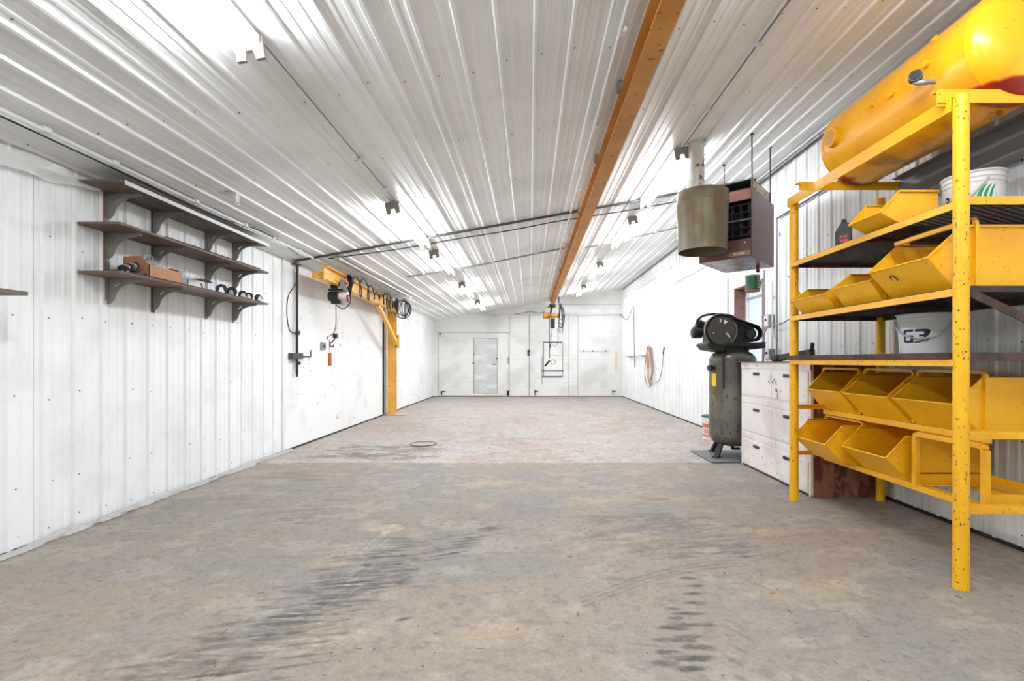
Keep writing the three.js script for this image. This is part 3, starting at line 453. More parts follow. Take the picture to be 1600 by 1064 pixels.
{
  const z = -16.0, S = 16.0 / 750, px = x => (x - 828) * S, py = y => 1.25 + (564 - y) * S;
  const o = thing('electric_hoist', 'small orange electric hoist hanging under the ceiling beam near the end wall', 'hoist', [px(860), py(512), z]);
  geo().box(BX, BY - 0.03, z, 0.2, 0.1, 0.22, 0.01).cyl([BX, BY - 0.05, z], [px(860), py(490), z], 0.035).build('trolley', M.dark, o);
  const d = geo().cyl([px(848.5), py(493), z], [px(857.5), py(493), z], 0.105, 0.105, 20).cyl([px(857.5), py(493), z], [px(860), py(493), z], 0.07).cyl([px(860), py(493), z], [px(872), py(492.5), z], 0.085, 0.085, 20).build('drum_housing', M.orangeBeam, o);
  for (const x of [849, 857, 861, 871.5]) geo().torus([px(x), py(493), z], x < 860 ? 0.104 : 0.085, 0.008, [0, Math.PI / 2, 0], 20).build('band', M.copper, d);
  geo().cyl([px(863.5), py(498), z + 0.02], [px(863.5), py(513), z + 0.02], 0.075, 0.07, 16).build('motor', M.black, o);
  geo().cyl([px(858.5), py(494), z + 0.06], [px(858.5), py(560), z + 0.06], 0.012).build('load_chain', M.darkSteel, o); geo().cyl([px(863), py(512), z + 0.06], [px(858.8), py(545), z + 0.06], 0.008).build('slack_chain', M.darkSteel, o);
  geo().box(px(859.5), py(541), z + 0.06, 0.06, 0.12, 0.05, 0.01).build('hook_block', M.darkSteel, o);
  const pn2 = geo().bar([px(859), py(563), z + 0.07], [px(851), py(572), z + 0.07], 0.06, 0.06, 0.012).build('pendant_control', M.black, o); geo().torus([px(864), py(565.5), z + 0.07], 0.075, 0.007, [0, 0, 0], 20).build('ring', M.darkSteel, pn2);
  geo().tube([[px(870), py(512), z + 0.03], [px(872), py(532), z + 0.03], [px(868), py(541), z + 0.03], [px(863), py(538), z + 0.03], [px(860), py(533), z + 0.03]], 0.009, 30, 6).build('control_cable', M.darkSteel, o);
  const c = thing('cable_bundle', 'long dark bundle of looped cable hanging from the end of the ceiling beam', 'cable', [px(874), py(470), z]); const r = rng(3);
  geo().span(px(873) - 0.02, py(473), z - 0.05, px(873) + 0.02, ceilY(px(873)) - 0.01, z - 0.01).build('hanger', M.dark, c);
  for (let i = 0; i < 7; i++) { const w = 0.05 + r() * 0.09, b = py(498 + r() * 28), x = px(874 + r() * 2), y = py(474), dz = z + r() * 0.08; geo().tube([[x, y, dz], [x + w, (y + b) / 2, dz + 0.02], [x + w * 0.6, b, dz], [x - w * 0.3, b + 0.03, dz], [x - w * 0.2, (y + b) / 2, dz - 0.02], [x - 0.01, y, dz]], 0.010, 36, 6).build('loop', i % 2 ? M.darkSteel : M.dark, c); }
}

// ---------------------------------------------------------------- yellow wall crane with hoist
{
  const P = [-3.2, 0, -11.15];
  const o = thing('jib_crane', 'yellow steel jib crane with a post on the left wall and a long boom', 'crane', P);
  geo().prism(ibeam(0.2, 0.16, 0.014, 0.012), 2.58, new THREE.Matrix4().makeRotationX(-Math.PI / 2).multiply(new THREE.Matrix4().makeRotationZ(0)).setPosition(P[0], 0.02, P[2] + 0.1)).build('post', M.craneYellow, o);
  geo().box(P[0] + 0.1, 0.012, P[2] + 0.02, 0.5, 0.024, 0.36, 0.004).build('base_plate', std({ color: 0xbcae9a, roughness: 0.6 }), o);
  // boom, swung along the wall towards the camera
  const A = V(-3.14, 2.37, -11.3), B = V(-2.90, 2.39, -6.75), dir = B.clone().sub(A), L = dir.length(); dir.normalize();
  const m = new THREE.Matrix4().makeBasis(V().crossVectors(V(0, 1, 0), dir).normalize(), V(0, 1, 0), dir); m.setPosition(A);
  geo().prism(ibeam(0.2, 0.13, 0.015, 0.014), L, m).build('boom', M.craneYellow, o);
  const end = B.clone().addScaledVector(dir, -0.06);
  geo().box(end.x - 0.10, 2.46, end.z, 0.16, 0.09, 0.06, 0.005).build('end_stop', M.craneYellow, o);
  const br0 = A.clone().addScaledVector(dir, 1.75), br1 = V(-3.06, 1.69, -10.95);
  geo().bar([br0.x + 0.02, br0.y, br0.z], [br1.x, br1.y, br1.z], 0.07, 0.09, 0.008).build('brace', M.craneYellow, o);
  geo().box(br0.x + 0.02, br0.y + 0.0, br0.z, 0.16, 0.02, 0.25, 0.004).build('brace_plate', M.craneYellow, o);
  geo().box(-3.06, 1.70, -11.05, 0.12, 0.3, 0.1, 0.01).build('pivot_bracket', M.craneYellow, o); for (const y of [1.58, 1.82]) geo().cyl([-3.06, y, -11.0], [-3.06, y, -10.95], 0.02).build('bolt', M.darkSteel, o);
  geo().span(XL + 0.012, 0.03, -10.93, XL + 0.04, 2.5, -10.97).build('back_strip', M.dark, o);
  // hoist on the boom
  const t = 0.82 + 0.02, c = A.clone().addScaledVector(dir, L * 0.885);
  const h = thing('electric_hoist', 'black and white electric hoist with a hook hanging from the yellow jib boom', 'hoist', [c.x, 1.2, c.z]);
  h.scale.setScalar(0.74);
  const q = geo(); for (const s of [-1, 1]) q.box(c.x + s * 0.092, 2.40, c.z, 0.012, 0.18, 0.34, 0.004).cyl([c.x + s * 0.03, 2.41, c.z - 0.1], [c.x + s * 0.08, 2.41, c.z - 0.1], 0.032).cyl([c.x + s * 0.03, 2.41, c.z + 0.1], [c.x + s * 0.08, 2.41, c.z + 0.1], 0.032); q.build('trolley', M.black, h);
  geo().torus([c.x + 0.1, 2.45, c.z - 0.14], 0.05, 0.016, [0, 1.2, 0], 16).build('wheel_guard', std({ color: 0xc98a78, roughness: 0.5 }), h);
  geo().box(c.x - 0.02, 2.29, c.z, 0.3, 0.04, 0.22, 0.006).build('frame', M.black, h);
  const body = geo().cyl([c.x - 0.16, 2.16, c.z + 0.06], [c.x + 0.02, 2.16, c.z + 0.06], 0.1, 0.1, 20).build('motor', M.black, h); geo().cyl([c.x - 0.18, 2.16, c.z + 0.06], [c.x - 0.16, 2.16, c.z + 0.06], 0.07, 0.09, 20).build('fan_cover', M.pump, body);
  geo().cyl([c.x + 0.02, 2.17, c.z], [c.x + 0.19, 2.17, c.z], 0.085, 0.085, 20).build('drum', std({ color: 0xe8d6cf, roughness: 0.4 }), h); geo().cyl([c.x + 0.19, 2.13, c.z + 0.02], [c.x + 0.22, 2.13, c.z + 0.02], 0.075, 0.06, 18).build('gear_cover', M.redPaint, h);
  geo().box(c.x - 0.03, 2.04, c.z + 0.02, 0.2, 0.06, 0.12, 0.01).build('cable_guide', M.black, h);
  geo().tube([[c.x - 0.04, 2.02, c.z + 0.04], [c.x - 0.05, 1.530, c.z + 0.04], [c.x - 0.11, 1.390, c.z + 0.04], [c.x - 0.22, 1.330, c.z + 0.04], [c.x - 0.2, 1.280, c.z + 0.04]], 0.008, 40, 6).build('control_cable', M.rubber, h);
  geo().cyl([c.x + 0.06, 2.05, c.z], [c.x - 0.06, 1.390, c.z], 0.005, 0.005, 6).build('wire_rope', M.silver, h);
  geo().box(c.x - 0.07, 1.360, c.z, 0.1, 0.1, 0.06, 0.02).build('hook_block', M.redPaint, h); geo().cyl([c.x - 0.07, 1.350, c.z - 0.04], [c.x - 0.07, 1.350, c.z + 0.045], 0.035, 0.035, 16).build('sheave', M.dark, h);
  geo().tube([[c.x - 0.08, 1.310, c.z], [c.x - 0.10, 1.270, c.z], [c.x - 0.14, 1.230, c.z], [c.x - 0.18, 1.200, c.z], [c.x - 0.17, 1.150, c.z], [c.x - 0.12, 1.140, c.z], [c.x - 0.10, 1.180, c.z]], 0.015, 40, 10).build('hook', M.redPaint, h);
  geo().cyl([c.x - 0.18, 1.280, c.z + 0.04], [c.x - 0.165, 1.010, c.z + 0.04], 0.006).build('pendant_cord', M.rubber, h); geo().box(c.x - 0.165, 0.880, c.z + 0.04, 0.065, 0.26, 0.06, 0.014).build('pendant_control', M.orangePlastic, h);
  h.position.set(c.x + 0.03, 1.2 + (2.40 - 1.2) * 0.26, c.z);
  // feed cable in loops along the boom
  const f = thing('coiled_cable', 'black coiled feed cable strung in loops along the yellow jib boom', 'cable', [c.x, 2.4, c.z]);
  const pts = [], N = 13; for (let i = 0; i <= N * 10; i++) { const u = i / (N * 10), a = i / 10 * Math.PI * 2, w = 1 - Math.pow(1 - u, 2.0), p = B.clone().addScaledVector(dir, -(1.05 + w * 3.2)); const R = 0.10 + 0.05 * Math.sin(i * 0.13); pts.push([p.x + 0.10 + R * 0.35 * Math.cos(a), 2.50 + R * Math.sin(a) * 1.15, p.z + R * 1.9 * Math.cos(a)]); }
  geo().tube(pts, 0.010, 420, 6).build('cable_loops', M.rubber, f);
  const b0 = B.clone().addScaledVector(dir, -4.25); for (let i = 0; i < 6; i++) geo().torus([b0.x + 0.2 + 0.02 * i, 2.44 + 0.02 * Math.sin(i * 2), b0.z + 0.02 * i], 0.19 + 0.02 * Math.cos(i * 3), 0.010, [0.2 * Math.sin(i), 0.5 + 0.25 * i, 0.1], 32).build('coil', i % 2 ? M.rubber : M.darkSteel, f);
  const b1 = B.clone().addScaledVector(dir, -0.85); for (let i = 0; i < 5; i++) geo().tube([[b1.x + 0.1, 2.60, b1.z + 0.02 * i], [b1.x + 0.15, 2.5, b1.z + 0.06 - 0.02 * i], [b1.x + 0.1, 2.30 + 0.02 * i, b1.z + 0.02 * i], [b1.x + 0.06, 2.45, b1.z - 0.07 + 0.02 * i]], 0.010, 30, 6, true).build('hanging_loop', M.rubber, f);
  geo().box(b1.x + 0.1, 2.42, b1.z, 0.03, 0.38, 0.03, 0.006).build('hanging_post', M.black, f);
  geo().tube([[b1.x + 0.09, 2.28, b1.z], [c.x + 0.1, 2.2, c.z - 0.3], [c.x + 0.06, 2.05, c.z - 0.1], [c.x - 0.02, 2.1, c.z - 0.02]], 0.009, 30, 6).build('feed_end', M.rubber, f);
  const tr = geo().span(-2.82, ceilY(-2.8) - 0.055, -6.9, -2.74, ceilY(-2.8) - 0.02, -11.2).build('cable_track', M.silver, scene); tag(tr, 'pale metal cable track on the ceiling above the jib boom', 'track');
}

// ---------------------------------------------------------------- black pipe with door latch on the left wall
{
  const x = XL + 0.065, z = -6.81, o = thing('door_rod', 'long black vertical door bolt on the left wall before the jib crane', 'bolt', [x, 1.03, z]);
  geo().cyl([x, 1.08, z], [x, 2.64, z], 0.018, 0.018, 12).build('rod', M.black, o); geo().cyl([x, 1.02, z], [x, 1.1, z], 0.008, 0.022, 12).build('tip', M.black, o);
  geo().box(x - 0.01, 1.32, z, 0.06, 0.09, 0.30, 0.006).build('latch_box', M.darkSteel, o); geo().path([[x + 0.02, 1.31, z - 0.15], [x + 0.03, 1.31, z - 0.36], [x + 0.03, 1.41, z - 0.36]], 0.010).build('handle', M.darkSteel, o); geo().box(x + 0.01, 1.22, z - 0.04, 0.03, 0.05, 0.05, 0.005).build('stop', M.black, o); geo().box(x, 2.62, z, 0.06, 0.02, 0.16, 0.004).build('top_guide', M.darkSteel, o);
  const s = thing('wall_outlet', 'round grey outlet beside the black door bolt', 'outlet', [XL + 0.02, 1.655, -6.88]); geo().cyl([XL, 1.655, -6.90], [XL + 0.05, 1.655, -6.90], 0.045, 0.04, 16).build('box', M.greyMetal, s); geo().cyl([XL + 0.05, 1.655, -6.90], [XL + 0.06, 1.655, -6.90], 0.025, 0.025, 12).build('cover', M.darkSteel, s);
  const w = geo().tube([[XL + 0.02, 2.63, -6.95], [XL + 0.02, 2.4, -6.9], [XL + 0.02, 2.15, -6.66], [XL + 0.02, 1.9, -6.62], [XL + 0.02, 1.68, -6.7], [XL + 0.03, 1.64, -6.84]], 0.006, 40, 6).build('wall_cable', M.darkSteel, scene); tag(w, 'thin grey cable curving down to the round outlet on the left wall', 'cable');
  const b = thing('wall_outlet', 'square grey outlet on the left wall behind the red hook', 'outlet', [XL + 0.012, 1.49, -7.75]); geo().box(XL + 0.03, 1.49, -7.75, 0.04, 0.12, 0.14, 0.006).build('box', M.greyMetal, b); geo().cyl([XL + 0.05, 1.49, -7.75], [XL + 0.058, 1.49, -7.75], 0.03).build('socket', M.darkSteel, b);
}

// ---------------------------------------------------------------- wall shelves and what stands on them
const SH = [1.90, 2.262, 2.575], SX0 = XL + 0.02, SX1 = -3.03, SZ0 = -3.55, SZ1 = -5.57;
{
  const o = thing('wall_shelf', 'three tier brown wall shelf on grey metal brackets', 'shelf', [XL, 1.7, -4.5]);
  const mats = [M.boardRed, M.boardRed, M.board];
  SH.forEach((y, i) => { const b = geo().span(SX0, y, SZ0, SX1, y + 0.02, SZ1, 0.004).build('board', mats[i], o); if (i === 2) geo().span(SX1, y - 0.004, SZ0 - 0.04, SX1 + 0.006, y + 0.028, SZ1).build('edge_strip', M.whiteMetal, b); else geo().span(SX1 - 0.10, y + 0.02, SZ0 - 0.10 - i * 0.35, SX1 + 0.004, y + 0.026, SZ1 + 0.18).build('edge_strip', M.rust, b); });
  const S = [3.80, 4.26, 4.96, 5.41];
  S.forEach((d, i) => {
    const st = geo().span(XL + 0.018, i ? 1.68 : 1.73, -d + 0.014, XL + 0.032, 2.6, -d - 0.014).build('standard', i === 1 ? M.standardBlack : M.bracket, o);
    if (!i) geo().span(XL + 0.018, 1.9, -d + 0.034, XL + 0.03, 2.6, -d + 0.018).build('wood_strip', M.strip, st);
    SH.forEach((y, k) => {
      const sh = new THREE.Shape(); sh.moveTo(0, 0); sh.lineTo(0.26, 0); sh.lineTo(0.26, -0.022); sh.lineTo(0.2, -0.034); sh.quadraticCurveTo(0.07, -0.05, 0.05, -0.16); sh.lineTo(0.028, -0.19); sh.lineTo(0, -0.20); sh.lineTo(0, 0);
      const hole = new THREE.Path(); hole.moveTo(0.05, -0.06); hole.lineTo(0.085, -0.028); hole.lineTo(0.092, -0.036); hole.lineTo(0.057, -0.068); hole.lineTo(0.05, -0.06); sh.holes.push(hole);
      const g = new THREE.ExtrudeGeometry(sh, { depth: 0.006, bevelEnabled: false, curveSegments: 8 }); const B = geo().add(g, new THREE.Matrix4().setPosition(XL + 0.032, y, -d - 0.003));
      B.box(XL + 0.032 + 0.13, y - 0.004, -d, 0.26, 0.006, 0.022); B.box(XL + 0.036, y - 0.1, -d, 0.008, 0.2, 0.022); B.build('bracket', k === 1 && i < 2 ? M.bracket : M.bracket, o);
    });
  });
  const y = SH[0] + 0.02;
  // small machine parts
  const p = thing('parts_stack', 'small dark pile of metal brackets at the left of the lowest shelf', 'metal parts', [-3.12, y, -3.70]); const r = rng(8);
  for (let i = 0; i < 5; i++) geo().box(-3.16 + (i % 3) * 0.035, y + 0.012 + 0.02 * (i >> 1), -3.64 - 0.03 * i, 0.11, 0.018, 0.05, 0.004, [0, r() * 0.6, (r() - 0.5) * 0.2]).torus([-3.1, y + 0.03 + 0.012 * i, -3.65 - 0.03 * i], 0.024, 0.007, [0.6 * r(), 0.5, 0.2], 14).build('bracket', i % 2 ? M.greyMetal : M.dark, p);
  const bt = thing('tool_case', 'flat black wedge beside the cardboard box', 'case', [-3.15, y, -3.83]); geo().prism([[0, 0], [0.16, 0], [0.16, 0.04], [0, 0.012]], 0.12, new THREE.Matrix4().makeRotationY(Math.PI / 2).setPosition(-3.2, y, -3.715)).build('body', M.black, bt); geo().box(-3.13, y + 0.034, -3.80, 0.03, 0.012, 0.03, 0.003).build('latch', M.greyMetal, bt);
  const cb = thing('cardboard_box', 'open brown cardboard box with high back flap on the lowest shelf', 'box', [-3.1, y, -4.05]);
  const z0 = -3.86, z1 = -4.22, x0 = -3.27, x1 = -3.06, H = 0.105;
  geo().span(x1 - 0.004, y, z0, x1, y + H, z1).build('front_side', M.cardboard, cb); geo().span(x0, y, z0, x0 + 0.004, y + H + 0.04, z1).build('back_side', M.cardboard, cb); geo().span(x0, y, z0, x1, y + 0.004, z1).build('bottom', M.cardboard, cb); geo().span(x0, y, z1, x1, y + H * 0.9, z1 + 0.004).build('end_side', M.cardboard, cb);
  geo().prism([[x0, y], [x1, y], [x1, y + H], [x1 - 0.07, y + 0.175], [x0, y + 0.17]], 0.004, new THREE.Matrix4().setPosition(0, 0, z0 - 0.004)).build('high_end', std({ color: 0xa9764f, roughness: 0.8 }), cb);
  geo().box(x1 - 0.03, y + H + 0.005, z1 + 0.07, 0.05, 0.004, 0.11, 0, [0, 0, 0.5]).build('flap', M.cardboard, cb);
  const bag = thing('plastic_bag', 'clear plastic bag sticking out of the cardboard box', 'bag', [-3.16, y + 0.1, -4.03]); geo().grid(16, 10, (u, v) => { const a = u * 6.283, b = v * 3.14, R = 0.065 * (0.8 + 0.5 * fbm(u * 5 + 3, v * 5, 2)); return [-3.17 + R * Math.sin(b) * Math.cos(a), y + 0.125 + 0.9 * R * Math.cos(b), -4.02 + R * 1.5 * Math.sin(b) * Math.sin(a)]; }).build('bag', M.clear, bag); geo().torus([-3.16, y + 0.18, -3.98], 0.03, 0.004, [0, 0.9, 0], 16).build('handle_loop', M.clear, bag);
  const jar = thing('clear_jar', 'clear plastic box between the cardboard box and the white carton', 'jar', [-3.1, y, -4.26]); geo().span(-3.14, y, -4.235, -3.07, y + 0.12, -4.285, 0.012).build('body', M.clear, jar); geo().span(-3.142, y + 0.12, -4.233, -3.068, y + 0.128, -4.287, 0.003).build('lid', M.clear, jar);
  const wb = thing('white_carton', 'small white carton with open grey flaps on the lowest shelf', 'carton', [-3.12, y, -4.42]); const a0 = -4.31, a1 = -4.54, h = 0.075;
  geo().span(-3.07, y, a0, -3.074, y + h, a1).build('front_side', M.paper, wb); geo().span(-3.24, y, a0, -3.236, y + h, a1).build('back_side', M.paper, wb); geo().span(-3.24, y, a0, -3.07, y + h, a0 - 0.004).build('end_side', M.paper, wb); geo().span(-3.24, y, a1, -3.07, y + h, a1 + 0.004).build('end_side', M.paper, wb); geo().span(-3.24, y, a0, -3.07, y + 0.004, a1).build('bottom', M.paper, wb);
  geo().box(-3.05, y + h + 0.012, -4.38, 0.13, 0.003, 0.14, 0, [0.12, 0.3, -0.12]).build('flap', M.paperGrey, wb); geo().box(-3.12, y + h + 0.014, -4.55, 0.16, 0.003, 0.12, 0, [-0.15, 0.2, 0.08]).build('flap', M.paperGrey, wb); geo().box(-3.0695, y + 0.035, -4.49, 0.002, 0.05, 0.016, 0, [0.6, 0, 0]).build('print_mark', M.dark, wb);
  // casters
  const caster = (x, z, turn, big, label) => {
    const c = thing('swivel_caster', label, 'caster', [x, y, z], 'casters on the lowest shelf'); c.rotation.y = turn; const R = big ? 0.048 : 0.040;
    const w = geo().cyl([-0.012, R + 0.006, 0], [0.012, R + 0.006, 0], R, R, 20).torus([0, R + 0.006, 0], R - 0.008, 0.012, [0, Math.PI / 2, 0], 24).build('wheel', M.black, c, false); geo().cyl([-0.022, R + 0.006, 0], [0.022, R + 0.006, 0], 0.016, 0.016, 12).build('hub', M.silver, w, false);
    for (const s of [-1, 1]) geo().prism([[-0.035, 0.006], [0.03, 0.006], [0.012, R + 0.02], [-0.012, R + 0.02]], 0.004, new THREE.Matrix4().makeRotationY(Math.PI / 2).setPosition(s * 0.026 - 0.002, 0, 0)).build('fork', M.silver, c, false);
    geo().box(0, 0.004, 0, 0.075, 0.008, 0.085, 0.002).build('mounting_plate', M.greyMetal, c, false);
  };
  caster(-3.11, -4.84, -1.0, true, 'black caster standing alone beside the white carton'); caster(-3.12, -5.02, -1.2, true, 'largest black caster, second from the white carton'); caster(-3.10, -5.18, -0.8, false, 'third black caster, in the middle of the caster row'); caster(-3.11, -5.31, -1.1, false, 'fourth black caster, near the right end of the shelf'); caster(-3.09, -5.46, -0.4, false, 'small black caster at the right end of the lowest shelf');
}
{ // the shelf end at the left edge of the picture
  const o = thing('wall_shelf', 'dark shelf end on the left wall at the left edge of the picture', 'shelf', [XL, 1.6, -2.2]);
  geo().span(XL + 0.02, 1.645, -0.9, -3.03, 1.668, -2.9, 0.003).build('board', M.board, o); geo().span(-3.2, 1.60, -1.2, -3.05, 1.645, -2.75).build('under_rail', M.dark, o);
  for (const d of [1.3, 2.6]) { geo().span(XL + 0.018, 1.45, -d, XL + 0.034, 1.7, -d - 0.03).build('standard', M.bracket, o); geo().prism([[0, 0], [0.27, 0], [0.27, -0.02], [0.05, -0.16], [0, -0.18]], 0.006, new THREE.Matrix4().setPosition(XL + 0.032, 1.645, -d - 0.018)).build('bracket', M.bracket, o); }
  const b = thing('white_carton', 'white carton on the shelf at the left edge of the picture', 'carton', [-3.12, 1.668, -2.6]); geo().span(-3.22, 1.668, -2.35, -3.04, 1.71, -2.72, 0.004).build('body', M.paper, b); geo().span(-3.222, 1.705, -2.348, -3.038, 1.722, -2.722, 0.004).build('lid', M.paper, b);
}
// ---------------------------------------------------------------- manhole in the floor
{ const o = thing('floor_drain', 'round dark rimmed drain cover in the floor', 'drain cover', [-1.6, 0, -7.2]); geo().torus([-1.6, 0.003, -7.2], 0.185, 0.009, [Math.PI / 2, 0, 0], 40).build('rim', M.dark, o); geo().cyl([-1.6, -0.01, -7.2], [-1.6, 0.005, -7.2], 0.18, 0.18, 40).build('cover', std({ color: 0xa09a8e, roughness: 0.7 }), o); }

// ---------------------------------------------------------------- unit heater
{
  const o = thing('unit_heater', 'maroon gas unit heater hanging from rods under the ceiling', 'heater', [2.352, 2.334, -5.444]); o.rotation.y = -0.73;
  const W = 0.56, D = 0.79, H = 0.72, w2 = W / 2, d2 = D / 2, b = (f, nm, m, p = o) => f(geo()).build(nm, m, p, false);
  b(g => g.box(w2 - 0.006, H / 2, 0, 0.012, H, D, 0.003), 'side_panel', M.heater); b(g => g.box(-w2 + 0.006, H / 2, 0, 0.012, H, D, 0.003), 'side_panel', M.heater);
  b(g => g.box(0, H / 2, -d2 + 0.006, W - 0.024, H, 0.012), 'back_panel', M.heater); b(g => g.box(0, 0.012, 0, W - 0.02, 0.02, D - 0.02), 'bottom_pan', std({ map: tex(256, 256, (u, v) => mix3([150, 138, 132], [96, 82, 78], sst(0.4, 0.6, pn(u, v, 8, 4, 82))), 0.6), roughness: 0.35, metalness: 0.3 }));
  b(g => g.box(0, 0.10, d2 - 0.006, W - 0.024, 0.19, 0.012, 0.003), 'lower_front', M.heater); b(g => g.box(0, 0.655, d2 - 0.006, W - 0.024, 0.11, 0.012, 0.003), 'upper_front', M.heaterPink);
  b(g => g.box(0, 0.40, d2 - 0.25, W - 0.03, 0.41, 0.01), 'inner_back', M.dark);
  for (let i = 0; i < 6; i++) b(g => g.cyl([-0.22 + i * 0.088, 0.2, d2 - 0.12], [-0.22 + i * 0.088, 0.6, d2 - 0.12], 0.02, 0.02, 10), 'burner_tube', M.darkSteel);
  for (let i = 0; i < 5; i++) b(g => g.box(0, 0.245 + i * 0.08, d2 - 0.035, W - 0.03, 0.006, 0.055, 0, [0.5, 0, 0]), 'louver', i === 2 ? M.silver : M.darkSteel);
  b(g => g.box(0, H + 0.003, 0, W - 0.03, 0.006, D - 0.03), 'top_panel', M.dark);
  const up = b(g => g.box(w2 - 0.03, H + 0.06, -0.02, 0.01, 0.11, D - 0.14).box(-w2 + 0.03, H + 0.06, -0.02, 0.01, 0.11, D - 0.14), 'upper_box', M.cream); b(g => g.box(0, H + 0.115, -0.02, W - 0.05, 0.008, D - 0.14), 'upper_box_top', M.dark, up); b(g => g.box(0, H + 0.06, -d2 + 0.06, W - 0.07, 0.11, 0.008), 'upper_box_back', M.dark, up);
  b(g => g.box(w2 - 0.024, H + 0.04, 0.2, 0.006, 0.016, 0.016).box(w2 - 0.024, H + 0.07, -0.15, 0.006, 0.012, 0.012), 'bolt', M.dark, up);
  const plate = canvasTex(256, 48, (c, w, h) => { c.fillStyle = '#8a6a4a'; c.fillRect(0, 0, w, h); c.strokeStyle = '#c9ad84'; c.lineWidth = 3; c.strokeRect(2, 2, w - 4, h - 4); c.fillStyle = '#ecd9bd'; c.font = 'bold 36px sans-serif'; c.textAlign = 'center'; c.textBaseline = 'middle'; c.fillText('REZNOR', w / 2, h / 2 + 2, w - 16); });
  { const k = new Geo(true); k.box(w2 - 0.13, 0.045, d2 + 0.002, 0.21, 0.042, 0.003); k.build('name_plate', std({ map: plate, roughness: 0.4 }), o, false); }
  b(g => g.cyl([w2 - 0.07, 0.155, d2], [w2 - 0.07, 0.155, d2 + 0.006], 0.008), 'screw', M.silver);
  // rods up to the ceiling
  for (const [x, z] of [[w2 - 0.02, d2 - 0.06], [w2 - 0.02, -d2 + 0.08], [-w2 + 0.02, d2 - 0.06], [-w2 + 0.02, -d2 + 0.08]]) { const p = V(x, 0, z).applyAxisAngle(V(0, 1, 0), -0.73), top = ceilY(2.352 + p.x) - 2.334 - 0.01; b(g => g.cyl([x, H - 0.06, z], [x, top, z], 0.007, 0.007, 8).cyl([x, top - 0.012, z], [x, top, z], 0.02, 0.02, 10), 'hanger_rod', M.darkSteel); }
  // draught barrel and flue
  const cx = -0.135, cz = d2 + 0.262, fxo = cx - 0.052, fzo = cz + 0.047; const prof = []; for (const [r, y] of [[0.222, 0.06], [0.225, 0.07], [0.232, 0.40], [0.236, 0.54], [0.240, 0.545], [0.240, 0.56], [0.237, 0.565], [0.238, 0.675], [0.20, 0.68], [0.1, 0.68]]) prof.push([r * 1.1, y]);
  const bar = b(g => g.lathe(prof, [cx, 0, cz], 48), 'draught_barrel', M.barrel); b(g => g.box(cx + 0.10, 0.40, cz + 0.236, 0.003, 0.5, 0.012, 0, [0, 0.45, 0]), 'seam', M.barrel, bar);
  const fl = V(fxo, 0, fzo).applyAxisAngle(V(0, 1, 0), -0.73), ft = ceilY(2.352 + fl.x) - 2.334; b(g => g.cyl([fxo, 0.67, fzo], [fxo, ft + 0.01, fzo], 0.086, 0.086, 24), 'flue_pipe', M.flue); b(g => g.torus([fxo, 0.8, fzo], 0.087, 0.005, [Math.PI / 2, 0, 0], 24).torus([fxo, ft - 0.03, fzo], 0.088, 0.008, [Math.PI / 2, 0, 0], 24), 'flue_collar', M.flue);
  b(g => g.cyl([w2 - 0.12, -0.03, -0.2], [w2 - 0.12, 0.01, -0.2], 0.016, 0.022, 12).cyl([w2 - 0.12, -0.07, -0.2], [w2 - 0.12, -0.03, -0.2], 0.022, 0.016, 12), 'drain_fitting', M.redPaint);
}
{ // can under the heater
  const c = [2.505, 2.03, -5.40], o = thing('paint_can', 'small green can hanging under the unit heater', 'can', c);
  const t = canvasTex(512, 192, (x, w, h) => { x.fillStyle = '#17603c'; x.fillRect(0, 0, w, h); x.fillStyle = '#e6ebe6'; for (let i = 0; i < 6; i++) { x.fillRect(20, 18 + i * 28, 60, 8); x.fillRect(270, 18 + i * 28, 60, 8); } x.fillRect(180, 40, 26, 40); });
  const k = new Geo(true); k.cyl([c[0], c[1] + 0.012, c[2]], [c[0], c[1] + 0.175, c[2]], 0.076, 0.076, 28, true); k.build('body', std({ map: t, roughness: 0.4 }), o);
  geo().cyl([c[0], c[1], c[2]], [c[0], c[1] + 0.014, c[2]], 0.078, 0.078, 28).build('bottom_rim', M.heaterPink, o); geo().torus([c[0], c[1] + 0.176, c[2]], 0.076, 0.005, [Math.PI / 2, 0, 0], 28).build('top_rim', M.silver, o);
  geo().tube([[c[0] - 0.076, c[1] + 0.15, c[2]], [c[0] - 0.05, c[1] + 0.24, c[2]], [c[0] + 0.02, c[1] + 0.29, c[2]], [c[0] + 0.06, c[1] + 0.23, c[2]], [c[0] + 0.076, c[1] + 0.15, c[2]]], 0.0025, 30, 6).build('wire_handle', M.darkSteel, o);
}

